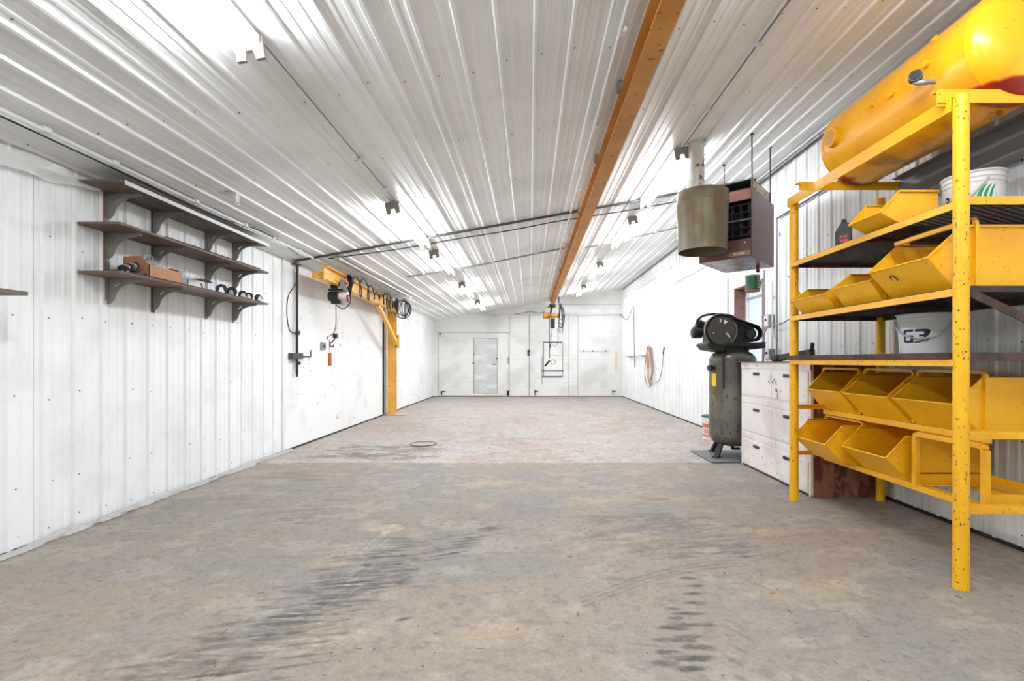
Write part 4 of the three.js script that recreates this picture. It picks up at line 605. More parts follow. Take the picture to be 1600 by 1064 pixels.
// ---------------------------------------------------------------- air compressor
{
  const X = 2.635, Z = -6.25, o = thing('air_compressor', 'grey upright air compressor with black pump on top', 'compressor', [X, 0.02, Z]);
  const R = 0.285; geo().lathe([[0, 0.15], [0.10, 0.155], [0.19, 0.175], [0.255, 0.215], [R, 0.28], [R, 0.29], [R + 0.003, 0.295], [R, 0.30], [R, 1.26], [R + 0.003, 1.265], [R, 1.27], [R - 0.01, 1.30], [0.245, 1.345], [0.18, 1.38], [0.1, 1.395], [0, 1.4]], [X, 0, Z], 48).build('tank', M.compressor, o);
  for (let i = 0; i < 4; i++) { const a = Math.PI / 4 + i * Math.PI / 2 + 0.25, p = (r, y) => [X + r * Math.cos(a), y, Z + r * Math.sin(a)]; geo().bar(p(0.2, 0.24), p(0.31, 0.035), 0.07, 0.03, 0.004).bar(p(0.27, 0.035), p(0.35, 0.035), 0.08, 0.012, 0.003).build('leg', M.dark, o); }
  geo().cyl([X, 0.1, Z], [X, 0.17, Z], 0.02).box(X + 0.05, 0.11, Z, 0.1, 0.03, 0.03, 0.006).build('drain_valve', M.dark, o);
  geo().cyl([X - R - 0.01, 1.16, Z + 0.06], [X - R - 0.045, 1.16, Z + 0.07], 0.035, 0.04, 16).build('pressure_gauge', M.dark, o);
  { const g = new Geo(), n = 6, y0 = 0.93, y1 = 1.09; const q = []; for (let i = 0; i < n; i++) { const a = Math.PI - 0.15 - i * 0.05, b = a - 0.05, r = R + 0.002; q.push([[X + r * Math.cos(a), y0, Z + r * Math.sin(a)], [X + r * Math.cos(b), y0, Z + r * Math.sin(b)], [X + r * Math.cos(b), y1, Z + r * Math.sin(b)], [X + r * Math.cos(a), y1, Z + r * Math.sin(a)]]); } g.quads(q); g.build('warning_label', M.yellowLabel, o); }
  geo().tube([[X - 0.2, 1.36, Z + 0.215], [X - 0.21, 1.28, Z + 0.225], [X - 0.205, 1.1, Z + 0.215], [X - 0.205, 0.9, Z + 0.215]], 0.008, 30, 6).build('drip_line', M.dark, o);
  // platform and pump
  const top = geo().box(X - 0.045, 1.455, Z + 0.02, 0.72, 0.05, 0.42, 0.012).build('platform', M.pump, o); geo().box(X - 0.28, 1.43, Z + 0.02, 0.22, 0.1, 0.4, 0.03, [0, 0, -0.2]).box(X + 0.22, 1.44, Z + 0.05, 0.24, 0.08, 0.3, 0.012, [0, 0, 0.12]).box(X, 1.405, Z, 0.3, 0.06, 0.3, 0.01).build('platform_bracket', M.pump, top);
  const gz = Z + 0.23, wy = 1.635, wx = X - 0.235, R1 = 0.205, sx = X + 0.165, sy = 1.60, R2 = 0.112;
  const outline = (k) => { const p = [], a0 = 1.46, d = 0; for (let i = 0; i <= 24; i++) { const a = a0 + (2 * Math.PI - 2 * a0 - 0.15) * i / 24; p.push([wx + (R1 - k) * Math.cos(a), wy + (R1 - k) * Math.sin(a)]); } for (let i = 0; i <= 16; i++) { const a = -a0 - 0.2 + (2 * a0 + 0.15) * i / 16; p.push([sx + (R2 - k) * Math.cos(a), sy + (R2 - k) * Math.sin(a)]); } return p; };
  const rim = geo(); { const a = outline(0), b = outline(0.014); rim.prism(a, 0.085, new THREE.Matrix4().setPosition(0, 0, gz - 0.07), [b.slice().reverse()]); } const guard = rim.build('belt_guard', M.black, o);
  geo().prism(outline(0.012), 0.003, new THREE.Matrix4().setPosition(0, 0, gz - 0.068), [Array.from({ length: 24 }, (_, i) => { const a = -i / 24 * Math.PI * 2; return [sx + 0.02 + 0.07 * Math.cos(a), sy + 0.07 * Math.sin(a)]; }), [[X - 0.07, wy + 0.15], [X + 0.04, wy + 0.10], [X - 0.05, wy + 0.12]]]).build('guard_back', M.pump, guard);
  geo().cyl([wx, wy, gz - 0.05], [wx, wy, gz + 0.008], 0.178, 0.178, 40).build('flywheel_cover', std({ color: 0x4a4845, roughness: 0.5, metalness: 0.2 }), guard);
  geo().torus([wx, wy, gz - 0.02], 0.2, 0.012, [0, 0, 0], 40).build('flywheel_rim', M.bracket, guard);
  geo().cyl([sx - 0.02, sy - 0.01, gz - 0.06], [sx - 0.02, sy - 0.01, gz + 0.0], 0.062, 0.062, 24).build('motor_pulley', M.pump, guard);
  geo().bar([wx + 0.1, wy + 0.15, gz - 0.01], [sx - 0.02, sy + 0.06, gz - 0.01], 0.03, 0.012).bar([wx + 0.1, wy - 0.17, gz - 0.01], [sx - 0.02, sy - 0.07, gz - 0.01], 0.03, 0.012).build('drive_belt', M.rubber, guard);
  const tri = std({ color: 0xf0efec, roughness: 0.5 });
  geo().prism([[wx + 0.035, wy + 0.135], [wx + 0.075, wy + 0.105], [wx + 0.035, wy + 0.075]], 0.003, new THREE.Matrix4().setPosition(0, 0, gz + 0.008)).build('sticker', tri, guard); for (const [a, b, w, h, r] of [[-0.005, 0.12, 0.006, 0.04, 0], [-0.018, 0.12, 0.005, 0.035, 0], [0.075, -0.045, 0.05, 0.008, -0.6], [0.085, -0.065, 0.05, 0.007, -0.6], [0.095, -0.08, 0.03, 0.006, -0.6], [-0.1, -0.03, 0.01, 0.02, 0.3]]) geo().box(wx + a, wy + b, gz + 0.0095, w, h, 0.003, 0, [0, 0, r]).build('sticker', tri, guard);
  geo().cyl([sx - 0.02, sy, gz - 0.10], [sx - 0.02, sy, gz - 0.42], 0.1, 0.1, 24).build('motor', M.pump, o);
  geo().box(wx, 1.58, Z - 0.02, 0.22, 0.24, 0.26, 0.03).build('crankcase', M.pump, o);
  for (const s of [-1, 1]) { const k = geo(), a = V(wx + s * 0.06, 1.64, Z), d = V(s * 0.82, 0.45, 0).normalize(); for (let i = 0; i < 7; i++) { const p = a.clone().addScaledVector(d, 0.06 + i * 0.02), q = p.clone().addScaledVector(d, 0.009); k.cyl(p.toArray(), q.toArray(), 0.075, 0.075, 20); } const h0 = a.clone(), h1 = a.clone().addScaledVector(d, 0.20); k.cyl(h0.toArray(), h1.toArray(), 0.055, 0.055, 16); k.build(s < 0 ? 'left_cylinder' : 'right_cylinder', M.pump, o); }
  geo().cyl([wx - 0.30, 1.615, Z + 0.06], [wx - 0.19, 1.61, Z + 0.06], 0.075, 0.068, 20).cyl([wx - 0.315, 1.615, Z + 0.06], [wx - 0.30, 1.615, Z + 0.06], 0.05, 0.07, 20).cyl([wx - 0.24, 1.68, Z + 0.06], [wx - 0.24, 1.70, Z + 0.06], 0.03, 0.03, 12).build('air_filter', M.black, o);
  geo().tube([[wx - 0.245, 1.69, Z + 0.06], [wx - 0.24, 1.77, Z + 0.06], [wx - 0.18, 1.825, Z + 0.06], [wx - 0.08, 1.85, Z + 0.06], [wx + 0.02, 1.855, Z + 0.06]], 0.016, 30, 10).box(wx + 0.0, 1.855, Z + 0.06, 0.16, 0.025, 0.07, 0.01).build('intake_pipe', M.black, o);
  geo().tube([[wx + 0.05, 1.85, Z + 0.1], [wx + 0.17, 1.83, Z + 0.12], [wx + 0.24, 1.78, Z + 0.12], [wx + 0.25, 1.62, Z + 0.1], [wx + 0.24, 1.48, Z + 0.06]], 0.012, 40, 8).build('discharge_pipe', M.black, o);
  const p = tag(geo().box(X - 0.03, 0.011, Z, 0.78, 0.018, 0.76, 0.003).build('rubber_mat', std({ color: 0x6c6c6c, roughness: 0.7 }), scene), 'grey floor plate under the air compressor', 'mat');
}

// ---------------------------------------------------------------- buckets
function bucket(name, label, pos, R, H, mat, decals, handleTurn = 0, drop = 0.5, lid = null) {
  const o = thing(name, label, 'bucket', pos); const r0 = R * 0.86;
  geo().lathe([[0, 0.002], [r0, 0], [r0 + 0.004, 0.006], [R * 0.97, H * 0.78], [R * 1.005, H * 0.78], [R * 1.005, H * 0.80], [R * 0.975, H * 0.805], [R * 0.98, H * 0.87], [R * 1.02, H * 0.87], [R * 1.02, H * 0.895], [R * 0.985, H * 0.90], [R * 0.99, H * 0.97], [R * 1.05, H * 0.97], [R * 1.05, H], [R * 0.96, H], [R * 0.95, H * 0.9], [r0 - 0.004, 0.01], [0, 0.01]], [0, 0, 0], 40).build('body', mat, o, false);
  for (const [a, span, y0, y1, map] of decals) { const g = new THREE.CylinderGeometry(1, 1, 1, 20, 1, true, a - span / 2, span); const p = g.attributes.position; for (let i = 0; i < p.count; i++) { const t = p.getY(i) + 0.5, y = H * (y0 + (y1 - y0) * t), r = (r0 + 0.004 + (R * 0.97 - r0 - 0.004) * (y / (H * 0.78))) + 0.0012; const n = Math.hypot(p.getX(i), p.getZ(i)); p.setXYZ(i, p.getX(i) / n * r, y, p.getZ(i) / n * r); } g.computeVertexNormals(); const k = new Geo(true); k.add(g); k.build('printed_label', std({ map, roughness: 0.4 }), o, false); }
  const h = geo(), pts = []; for (let i = 0; i <= 20; i++) { const t = i / 20 * Math.PI, s = Math.sin(t); pts.push([R * 1.03 * Math.cos(t), H * 0.84 - drop * R * 1.55 * s, R * 1.06 * Math.sin(t) * 0.98 + 0.01]); }
  const m = new THREE.Matrix4().makeRotationY(handleTurn); const c = new THREE.CatmullRomCurve3(pts.map(q => V(...q).applyMatrix4(m))); h.add(new THREE.TubeGeometry(c, 40, 0.0065, 6)); h.build('handle', M.handlePlastic, o, false);
  if (lid) geo().cyl([0, H - 0.012, 0], [0, H + 0.012, 0], R * 1.06, R * 1.06, 36).cyl([0, H + 0.012, 0], [0, H + 0.018, 0], R * 0.95, R * 0.93, 36).build('lid', lid, o, false);
  return o;
}
const g3 = canvasTex(512, 256, (c, w, h) => {
  c.fillStyle = '#eeedea'; c.fillRect(0, 0, w, h); const navy = '#16264a';
  c.fillStyle = navy; c.beginPath(); c.moveTo(225, 30); c.lineTo(90, 30); c.quadraticCurveTo(30, 30, 30, 90); c.lineTo(30, 185); c.quadraticCurveTo(30, 225, 75, 225); c.lineTo(215, 225); c.lineTo(215, 118); c.lineTo(115, 118); c.lineTo(100, 150); c.lineTo(165, 150); c.lineTo(165, 190); c.lineTo(85, 190); c.quadraticCurveTo(75, 190, 75, 175); c.lineTo(75, 100); c.quadraticCurveTo(75, 66, 110, 66); c.lineTo(210, 66); c.closePath(); c.fill();
  c.fillStyle = '#15171f'; c.beginPath(); c.moveTo(250, 30); c.lineTo(430, 30); c.quadraticCurveTo(500, 40, 470, 90); c.quadraticCurveTo(450, 130, 400, 150); c.lineTo(360, 135); c.lineTo(300, 135); c.lineTo(310, 108); c.lineTo(370, 108); c.quadraticCurveTo(400, 88, 370, 66); c.lineTo(240, 66); c.closePath(); c.fill();
  c.beginPath(); c.moveTo(235, 205); c.quadraticCurveTo(330, 205, 410, 165); c.lineTo(480, 155); c.quadraticCurveTo(440, 215, 360, 222); c.lineTo(228, 226); c.closePath(); c.fill(); c.strokeStyle = '#eeedea'; c.lineWidth = 12; c.beginPath(); c.moveTo(330, 226); c.quadraticCurveTo(400, 205, 440, 160); c.stroke();
});
const stripes = canvasTex(512, 256, (c, w, h) => { c.fillStyle = '#eeedea'; c.fillRect(0, 0, w, h); c.fillStyle = '#1f9a55'; for (let i = 0; i < 3; i++) { const x = 80 + i * 105; c.beginPath(); c.moveTo(x - 60 + i * 20, 250); c.quadraticCurveTo(x + 10, 40, x + 190 - i * 30, 14 + i * 6); c.quadraticCurveTo(x + 70, 70, x + 40, 250); c.closePath(); c.fill(); } c.fillStyle = '#8a8f94'; c.fillRect(430, 120, 10, 120); });
const three = canvasTex(256, 256, (c, w, h) => { c.fillStyle = '#eeedea'; c.fillRect(0, 0, w, h); c.fillStyle = '#15171f'; c.font = 'bold 250px sans-serif'; c.textAlign = 'center'; c.textBaseline = 'middle'; c.fillText('3', w / 2, h / 2 + 10); });
bucket('plastic_bucket', 'white bucket with dark blue G3 logo on the middle rack shelf', [2.83, 1.30, -3.45], 0.157, 0.285, M.plastic, [[-0.98, 1.25, 0.22, 0.66, g3]], -0.75, 0.55);
bucket('plastic_bucket', 'white bucket with green stripes on the top rack shelf', [2.955, 2.145, -3.20], 0.162, 0.33, M.plastic, [[-0.28, 0.9, 0.36, 0.74, stripes], [-1.72, 0.55, 0.34, 0.66, three]], -1.8, 0.9);
{ const t = canvasTex(512, 256, (c, w, h) => { c.fillStyle = '#e9dfd6'; c.fillRect(0, 0, w, h); c.fillStyle = '#d9764a'; c.fillRect(0, 20, w, 60); c.fillRect(0, 190, w, 30); c.fillStyle = '#d98f70'; for (let i = 0; i < 12; i++) c.fillRect(i * 44, 100, 26, 70); });
  bucket('plastic_bucket', 'white and orange bucket with a green lid behind the air compressor', [2.90, 0, -7.65], 0.15, 0.37, M.plastic, [[-1.2, 3.0, 0.05, 0.76, t]], 0.4, 0.2, M.green); }

// ---------------------------------------------------------------- drawer cabinet
{
  const X = 2.58, z0 = -4.40, z1 = -5.84, H = 1.235, o = thing('drawer_cabinet', 'scuffed white drawer cabinet with rusty brown end by the right wall', 'cabinet', [2.9, 0, -5.1]);
  geo().span(X, 0.0, z0 - 0.02, XR - 0.03, H, z1).build('body', M.cabinet, o);
  geo().span(X + 0.02, 0.0, z0, XR - 0.03, H, z0 - 0.02).build('end_panel', M.cabinetSide, o); geo().span(X - 0.006, 0, z0, X + 0.02, H, z0 - 0.03, 0.003).build('corner_post', M.cabinet, o); geo().span(X - 0.006, 0, z1 + 0.03, X + 0.02, H, z1, 0.003).build('corner_post', M.cabinet, o);
  geo().span(X - 0.004, 0, z0, X + 0.01, 0.02, z1).build('kick_strip', M.rust, o); for (const y of [0.375, 0.79]) geo().span(X - 0.008, y - 0.03, z0 - 0.03, X + 0.01, y + 0.03, z1 + 0.03, 0.004).build('divider_rail', M.cabinet, o);
  geo().span(X - 0.012, 1.165, z0, X + 0.01, H, z1, 0.003).build('top_rail', M.cabinet, o);
  const rows = [[0.855, 1.15, [-4.43, -5.1, -5.81]], [0.435, 0.74, [-4.43, -5.1, -5.81]], [0.03, 0.325, [-4.43, -5.81]]];
  for (const [y0, y1, zs] of rows) for (let i = 0; i + 1 < zs.length; i++) {
    const d = geo().span(X - 0.014, y0, zs[i] - 0.004, X + 0.005, y1, zs[i + 1] + 0.004, 0.003).build('drawer', M.cabinet, o);
    const hs = zs.length === 2 ? [-4.79, -5.44] : [(i ? -5.44 : -4.79)]; for (const z of hs) { geo().span(X - 0.022, y1 - 0.065, z + 0.07, X - 0.012, y1 - 0.032, z - 0.07, 0.003).build('handle', M.darkSteel, d); for (let q = -1; q <= 1; q++) geo().span(X - 0.025, y1 - 0.062, z + 0.035 * q + 0.008, X - 0.02, y1 - 0.05, z + 0.035 * q - 0.008).build('handle_slot', M.dark, d); }
  }
  const ink = std({ color: 0x39465e, roughness: 0.6 }), mk = (...a) => geo().box(...a).build('ink_mark', ink, o); const r = rng(14); for (let i = 0; i < 12; i++) mk(X - 0.0145, 1.03 + (r() - 0.5) * 0.05, -5.06 + (r() - 0.5) * 0.22, 0.002, 0.006 + r() * 0.010, 0.010 + r() * 0.02, 0, [r() * 2, 0, 0]); mk(X - 0.0145, 1.08, -5.115, 0.002, 0.06, 0.009); mk(X - 0.0145, 0.945, -5.0, 0.002, 0.03, 0.03); mk(X - 0.0145, 0.9, -4.975, 0.002, 0.08, 0.01, 0, [0.2, 0, 0]);
  geo().span(X - 0.035, H, z0 + 0.02, XR - 0.025, H + 0.012, z1 - 0.08).build('worktop', M.worktop, o);
  const t = thing('pipe_wrench', 'rusty brown bar clamp lying on the cabinet top', 'tool', [2.7, H + 0.012, -4.9]); geo().bar([2.72, H + 0.10, -4.62], [2.66, H + 0.05, -5.1], 0.06, 0.06, 0.008).build('bar', M.rust, t); geo().box(2.655, H + 0.05, -5.15, 0.1, 0.075, 0.14, 0.025).build('jaw', M.pump, t); geo().bar([2.72, H + 0.015, -4.66], [2.72, H + 0.19, -4.62], 0.03, 0.03, 0.006).build('handle', M.dark, t);
}

// ---------------------------------------------------------------- yellow rack
const RX = 2.365, RXB = 3.14, RZ0 = -2.633, RZ1 = -4.30;
const RK = thing('storage_rack', 'tall yellow welded steel rack by the right wall', 'rack', [2.75, 0, -3.47]);
{
  const o = RK, pr = 0.0365, HT = 2.70;
  const angle = (a, b, h, w, sgn, mat, name = 'rail') => { // angle iron along z or x: upright leg h, flat leg w at the top
    const g = geo(); const A = V(...a), B = V(...b), alongZ = Math.abs(B.z - A.z) > Math.abs(B.x - A.x), t = 0.006;
    if (alongZ) { g.span(A.x - t / 2, A.y - h, A.z, A.x + t / 2, A.y, B.z, 0.0015); g.span(A.x, A.y - t, A.z, A.x + sgn * w, A.y, B.z, 0.0015); } else { g.span(A.x, A.y - h, A.z - t / 2, B.x, A.y, A.z + t / 2, 0.0015); g.span(A.x, A.y - t, A.z, B.x, A.y, A.z + sgn * w, 0.0015); }
    return g.build(name, mat, o); };
  for (const [x, z] of [[RX, RZ0], [RX, RZ1], [RXB, RZ0], [RXB, RZ1]]) { const p = geo().cyl([x, 0.0, z], [x, HT, z], pr, pr, 28).build('post', M.yellowChip, o); geo().torus([x, HT, z], pr - 0.003, 0.004, [Math.PI / 2, 0, 0], 24).build('post_rim', M.yellow, p); }
  // top frame
  const fx = RX - pr; angle([fx, 2.715, RZ0 - 0.02], [fx, 2.715, RZ1 - 0.04], 0.085, 0.06, 1, M.yellow, 'top_rail');
  angle([2.275, 2.765, RZ0 - pr - 0.01], [XR - 0.04, 2.765, RZ0 - pr - 0.01], 0.075, 0.05, -1, M.yellow, 'cross_beam'); angle([2.275, 2.765, -4.06], [XR - 0.04, 2.765, -4.06], 0.07, 0.06, -1, M.yellow, 'cross_beam');
  geo().span(2.275, 2.672, RZ0 - pr - 0.013, RX - 0.02, 2.765, RZ0 - pr - 0.02).build('gusset', M.yellow, o);
  geo().prism(ibeam(0.23, 0.13, 0.012, 0.01), 1.5, new THREE.Matrix4().setPosition(3.12, 2.56, -4.05)).build('rear_beam', std({ color: 0x7e8084, roughness: 0.5 }), o);
  // shelf A (top, expanded metal), shelf B
  for (const [y, m] of [[2.125, 'A'], [1.648, 'B']]) {
    angle([fx, y, RZ0], [fx, y, RZ1], 0.042, 0.04, 1, M.yellow); angle([RXB, y, RZ0], [RXB, y, RZ1], 0.042, 0.04, -1, M.rust);
    if (m === 'A') { angle([RX, y + 0.028, RZ0], [RXB, y + 0.028, RZ0], 0.045, 0.04, -1, M.yellow, 'cross_rail'); angle([RX, y, RZ1], [RXB, y, RZ1], 0.04, 0.04, 1, M.rust, 'cross_rail'); }
    else { angle([RX + 0.03, y + 0.015, RZ0], [RXB, y + 0.015, RZ0], 0.035, 0.04, -1, M.rust, 'cross_rail'); angle([RX, y, RZ1], [RXB, y, RZ1], 0.04, 0.04, 1, M.rust, 'cross_rail'); }
    geo().span(fx + 0.02, y - 0.02, -3.46, RXB, y - 0.006, -3.50).build('mid_rail', M.rust, o);
    const g = geo(), x0 = fx + 0.01, x1 = RXB, z0 = RZ1, z1 = RZ0, p = 0.042, k = 0.5;      // diamond mesh: two sets of slanted strands
    const w = x1 - x0; for (const s of [-1, 1]) for (let c = z0 - w * k; c < z1 + w * k; c += p) { let za = s > 0 ? c : c + w * k, zb = s > 0 ? c + w * k : c; let xa = x0, xb = x1; const lo = z0 + 0.005, hi = z1 - 0.005; const clip = (z, xP, zP, xQ, zQ) => { const q = clamp(z, lo, hi); return [xP + (xQ - xP) * (q - zP) / (zQ - zP), q]; }; const A = clip(za, xa, za, xb, zb), B = clip(zb, xa, za, xb, zb); if (Math.abs(A[1] - B[1]) < 0.01) continue; g.bar([A[0], y + 0.003, A[1]], [B[0], y + 0.003, B[1]], 0.014, 0.006); }
    g.build('expanded_mesh', M.expanded, o).userData.kind = 'stuff';
  }
  // shelf C: plate at eye height
  angle([fx, 1.258, RZ0], [fx, 1.258, RZ1], 0.038, 0.04, 1, M.yellow); angle([RX, 1.258, RZ1], [RXB, 1.258, RZ1], 0.04, 0.04, 1, M.yellow, 'cross_rail'); angle([RX + 0.03, 1.295, RZ0], [RXB, 1.295, RZ0], 0.045, 0.04, -1, M.rust, 'cross_rail');
  geo().span(fx - 0.01, 1.259, RZ0 - 0.03, RXB + 0.02, 1.297, RZ1 - 0.04, 0.002).build('shelf_plate', M.rust, o);
  geo().bar([RX + 0.04, 1.63, RZ0], [RXB - 0.02, 1.30, RZ0 - 0.01], 0.008, 0.045).build('brace', M.rust, o);
  // bin rails D and E: cross beams with two rails under them
  for (const [y, ry] of [[0.862, 0.82], [0.452, 0.41]]) {
    for (const z of [RZ0, RZ1]) angle([RX, y, z], [RXB, y, z], 0.042, 0.04, z === RZ0 ? -1 : 1, M.yellow, 'cross_rail');
    for (const x of [2.63, 3.02]) angle([x, ry, RZ0 - 0.10], [x, ry, RZ1], 0.042, 0.06, 1, M.yellow, 'bin_rail');
  }
}
// ---------------------------------------------------------------- hopper bins; local x points to the wall, the open mouth to the room
function hopper(name, label, pos, { W, L, H, nose, tip, cut, hoop = 0, hoopX = 0.01, inset = 0, group = 'yellow hopper bins on the rack' }) {
  const o = thing(name, label, 'bin', pos, group), t = 0.004, w2 = W / 2, K = (f, nm, m = M.binYellow, p = o) => f(geo()).build(nm, m, p, false);
  const sideOut = [[0, 0], [-nose, tip], [-cut, H], [L, H], [L, 0]];
  for (const s of [-1, 1]) {
    const sd = K(g => g.prism(sideOut, t, new THREE.Matrix4().setPosition(0, 0, s * w2 - t / 2)), 'side_panel');
    K(g => g.bar([-cut, H, s * (w2 + 0.006)], [L, H, s * (w2 + 0.006)], 0.016, 0.012).bar([-nose, tip, s * (w2 + 0.002)], [-cut, H, s * (w2 + 0.002)], 0.010, 0.010), 'rim', M.binYellow, sd);
    K(g => g.box(L / 2, 0.03, s * (w2 + 0.003), L, 0.05, 0.004, 0.001), 'skirt', M.binYellow, sd);
  }
  const a = Math.atan2(tip, -nose), len = Math.hypot(nose, tip); const fp = K(g => g.box(-nose / 2, tip / 2, 0, len, t, W, 0, [0, 0, a]), 'front_panel'); K(g => g.cyl([-nose, tip, -w2 - 0.004], [-nose, tip, w2 + 0.004], 0.006, 0.006, 8), 'lip', M.binYellow, fp);
  K(g => g.box(L / 2, t / 2, 0, L, t, W), 'bottom_panel'); K(g => g.box(L - t / 2, H / 2, 0, t, H, W), 'back_panel'); K(g => g.box(L, H - 0.006, 0, 0.012, 0.014, W + 0.02), 'back_rim');
  if (hoop) { const h = hoop, r = 0.03, p = []; const c = (cz, cy, a0, a1) => { for (let i = 0; i <= 4; i++) { const q = a0 + (a1 - a0) * i / 4; p.push([hoopX, cy + r * Math.sin(q), cz + r * Math.cos(q)]); } }; p.push([hoopX, 0.0, w2 + 0.012]); c(w2 + 0.012 - r, h - r, 0, Math.PI / 2); c(-w2 - 0.012 + r, h - r, Math.PI / 2, Math.PI); p.push([hoopX, 0.0, -w2 - 0.012]); K(g => { for (let i = 0; i + 1 < p.length; i++) g.bar(p[i], p[i + 1], 0.022, 0.018); return g; }, 'stacking_hoop'); }
  return o;
}
const zc = (a, b) => -(a + b) / 2;
{
  const D = { W: 0.46, L: 0.42, H: 0.325, nose: 0.14, tip: 0.175, cut: 0.0, hoop: 0.362, hoopX: 0.012 }, yD = 0.822;
  hopper('hopper_bin', 'small yellow hopper bin on the upper bin rail, farthest from the near post', [2.64, yD, zc(4.34, 3.85)], D);
  hopper('hopper_bin', 'middle yellow hopper bin on the upper bin rail', [2.64, yD, zc(3.80, 3.31)], { ...D, nose: 0.17 });
  hopper('hopper_bin', 'scratched yellow hopper bin on the upper bin rail behind the near post', [2.64, yD, zc(3.28, 2.79)], { ...D, nose: 0.175 });
  const E = { W: 0.46, L: 0.44, H: 0.315, nose: 0.17, tip: 0.165, cut: 0.03, hoop: 0.348, hoopX: 0.13 }, yE = 0.412;
  hopper('hopper_bin', 'yellow hopper bin pulled forward on the lowest rail beside the far post', [2.54, yE, zc(4.33, 3.84)], E);
  hopper('hopper_bin', 'yellow hopper bin in the middle of the lowest rail', [2.635, yE, zc(3.80, 3.31)], { ...E, hoop: 0 });
  // empty cradle
  const c = thing('bin_cradle', 'empty yellow bin cradle on the lowest rail at the near end', 'bin cradle', [2.62, yE, zc(3.27, 2.75)]), K = (f, nm) => f(geo()).build(nm, M.binYellow, c, false), w = 0.25;
  K(g => { const q = [[0, 0.0, w], [0, 0.325, w], [0, 0.345, w - 0.02], [0, 0.345, -w + 0.02], [0, 0.325, -w], [0, 0.0, -w]]; for (let i = 0; i < 5; i++) g.bar(q[i], q[i + 1], 0.034, 0.034, 0.004); return g; }, 'front_hoop');
  for (const s of [-1, 1]) K(g => g.box(0.24, 0.035, s * w, 0.48, 0.07, 0.006, 0.001).box(0.24, 0.004, s * (w - 0.02), 0.48, 0.006, 0.045), 'side_rail');
  K(g => g.box(0.48, 0.035, 0, 0.006, 0.07, 2 * w), 'back_rail'); for (const s of [-1, 1]) K(g => g.box(0.47, 0.17, s * w, 0.035, 0.34, 0.03, 0.003), 'back_upright');
  K(g => g.box(0.23, 0.21, -w - 0.006, 0.44, 0.26, 0.004), 'far_side_panel');
  // shelf B
  const Bn = { W: 0.47, L: 0.5, H: 0.22, nose: 0.10, tip: 0.118, cut: -0.04 }, yB = 1.655;
  hopper('hopper_bin', 'low yellow hopper bin beside the far post on the second rack shelf', [2.40, yB, zc(4.24, 3.72)], Bn);
  hopper('hopper_bin', 'low yellow hopper bin in the middle of the second rack shelf', [2.40, yB, zc(3.66, 3.24)], { ...Bn, W: 0.40, H: 0.25, tip: 0.138 });
  const big = hopper('hopper_bin', 'large yellow hopper bin on the second rack shelf behind the near post', [2.42, yB, zc(3.20, 2.72)], { W: 0.47, L: 0.6, H: 0.36, nose: 0.165, tip: 0.18, cut: -0.03, hoop: 0.405, hoopX: 0.1 });
  geo().bar([0.02, 0.372, 0.24], [0.02, 0.372, -0.24], 0.02, 0.024).build('top_bar', M.binYellow, big, false); { const q = geo().tube([[-0.11, 0.10, -0.05], [-0.13, 0.125, -0.06], [-0.125, 0.13, -0.10], [-0.10, 0.11, -0.11]], 0.0035, 20, 6); q.build('hook_handle', M.rust, big, false); }
  hopper('hopper_bin', 'small yellow hopper bin tilted forward on the top rack shelf', [2.40, 2.135, zc(3.42, 3.08)], { W: 0.30, L: 0.235, H: 0.21, nose: 0.14, tip: 0.075, cut: 0.02, group: undefined });
}
{ // oil bottle
  const p = [2.43, 2.132, -3.72], o = thing('oil_bottle', 'black plastic oil bottle with red print on the top rack shelf', 'bottle', p); o.rotation.y = -0.55;
  geo().prism([[-0.05, 0.004], [-0.046, 0], [0.046, 0], [0.05, 0.004], [0.05, 0.145], [0.04, 0.165], [0.022, 0.178], [0.016, 0.182], [-0.012, 0.182], [-0.02, 0.17], [-0.05, 0.115]], 0.052, new THREE.Matrix4().setPosition(0, 0, -0.026), [], 0.005).build('body', M.black, o, false);
  geo().cyl([0.002, 0.182, 0], [0.002, 0.212, 0], 0.018, 0.016, 18).build('cap', M.black, o, false);
  const t = canvasTex(256, 256, (c, w, h) => { c.fillStyle = '#1a1a1c'; c.fillRect(0, 0, w, h); c.fillStyle = '#e0343c'; c.font = 'italic bold 110px sans-serif'; c.fillText('AW', 36, 130); c.fillRect(30, 150, 190, 14); c.fillRect(60, 176, 180, 40); });
  const k = new Geo(true); k.box(-0.002, 0.062, 0.0315, 0.078, 0.085, 0.001); k.build('printed_label', std({ map: t, roughness: 0.4 }), o, false);
}
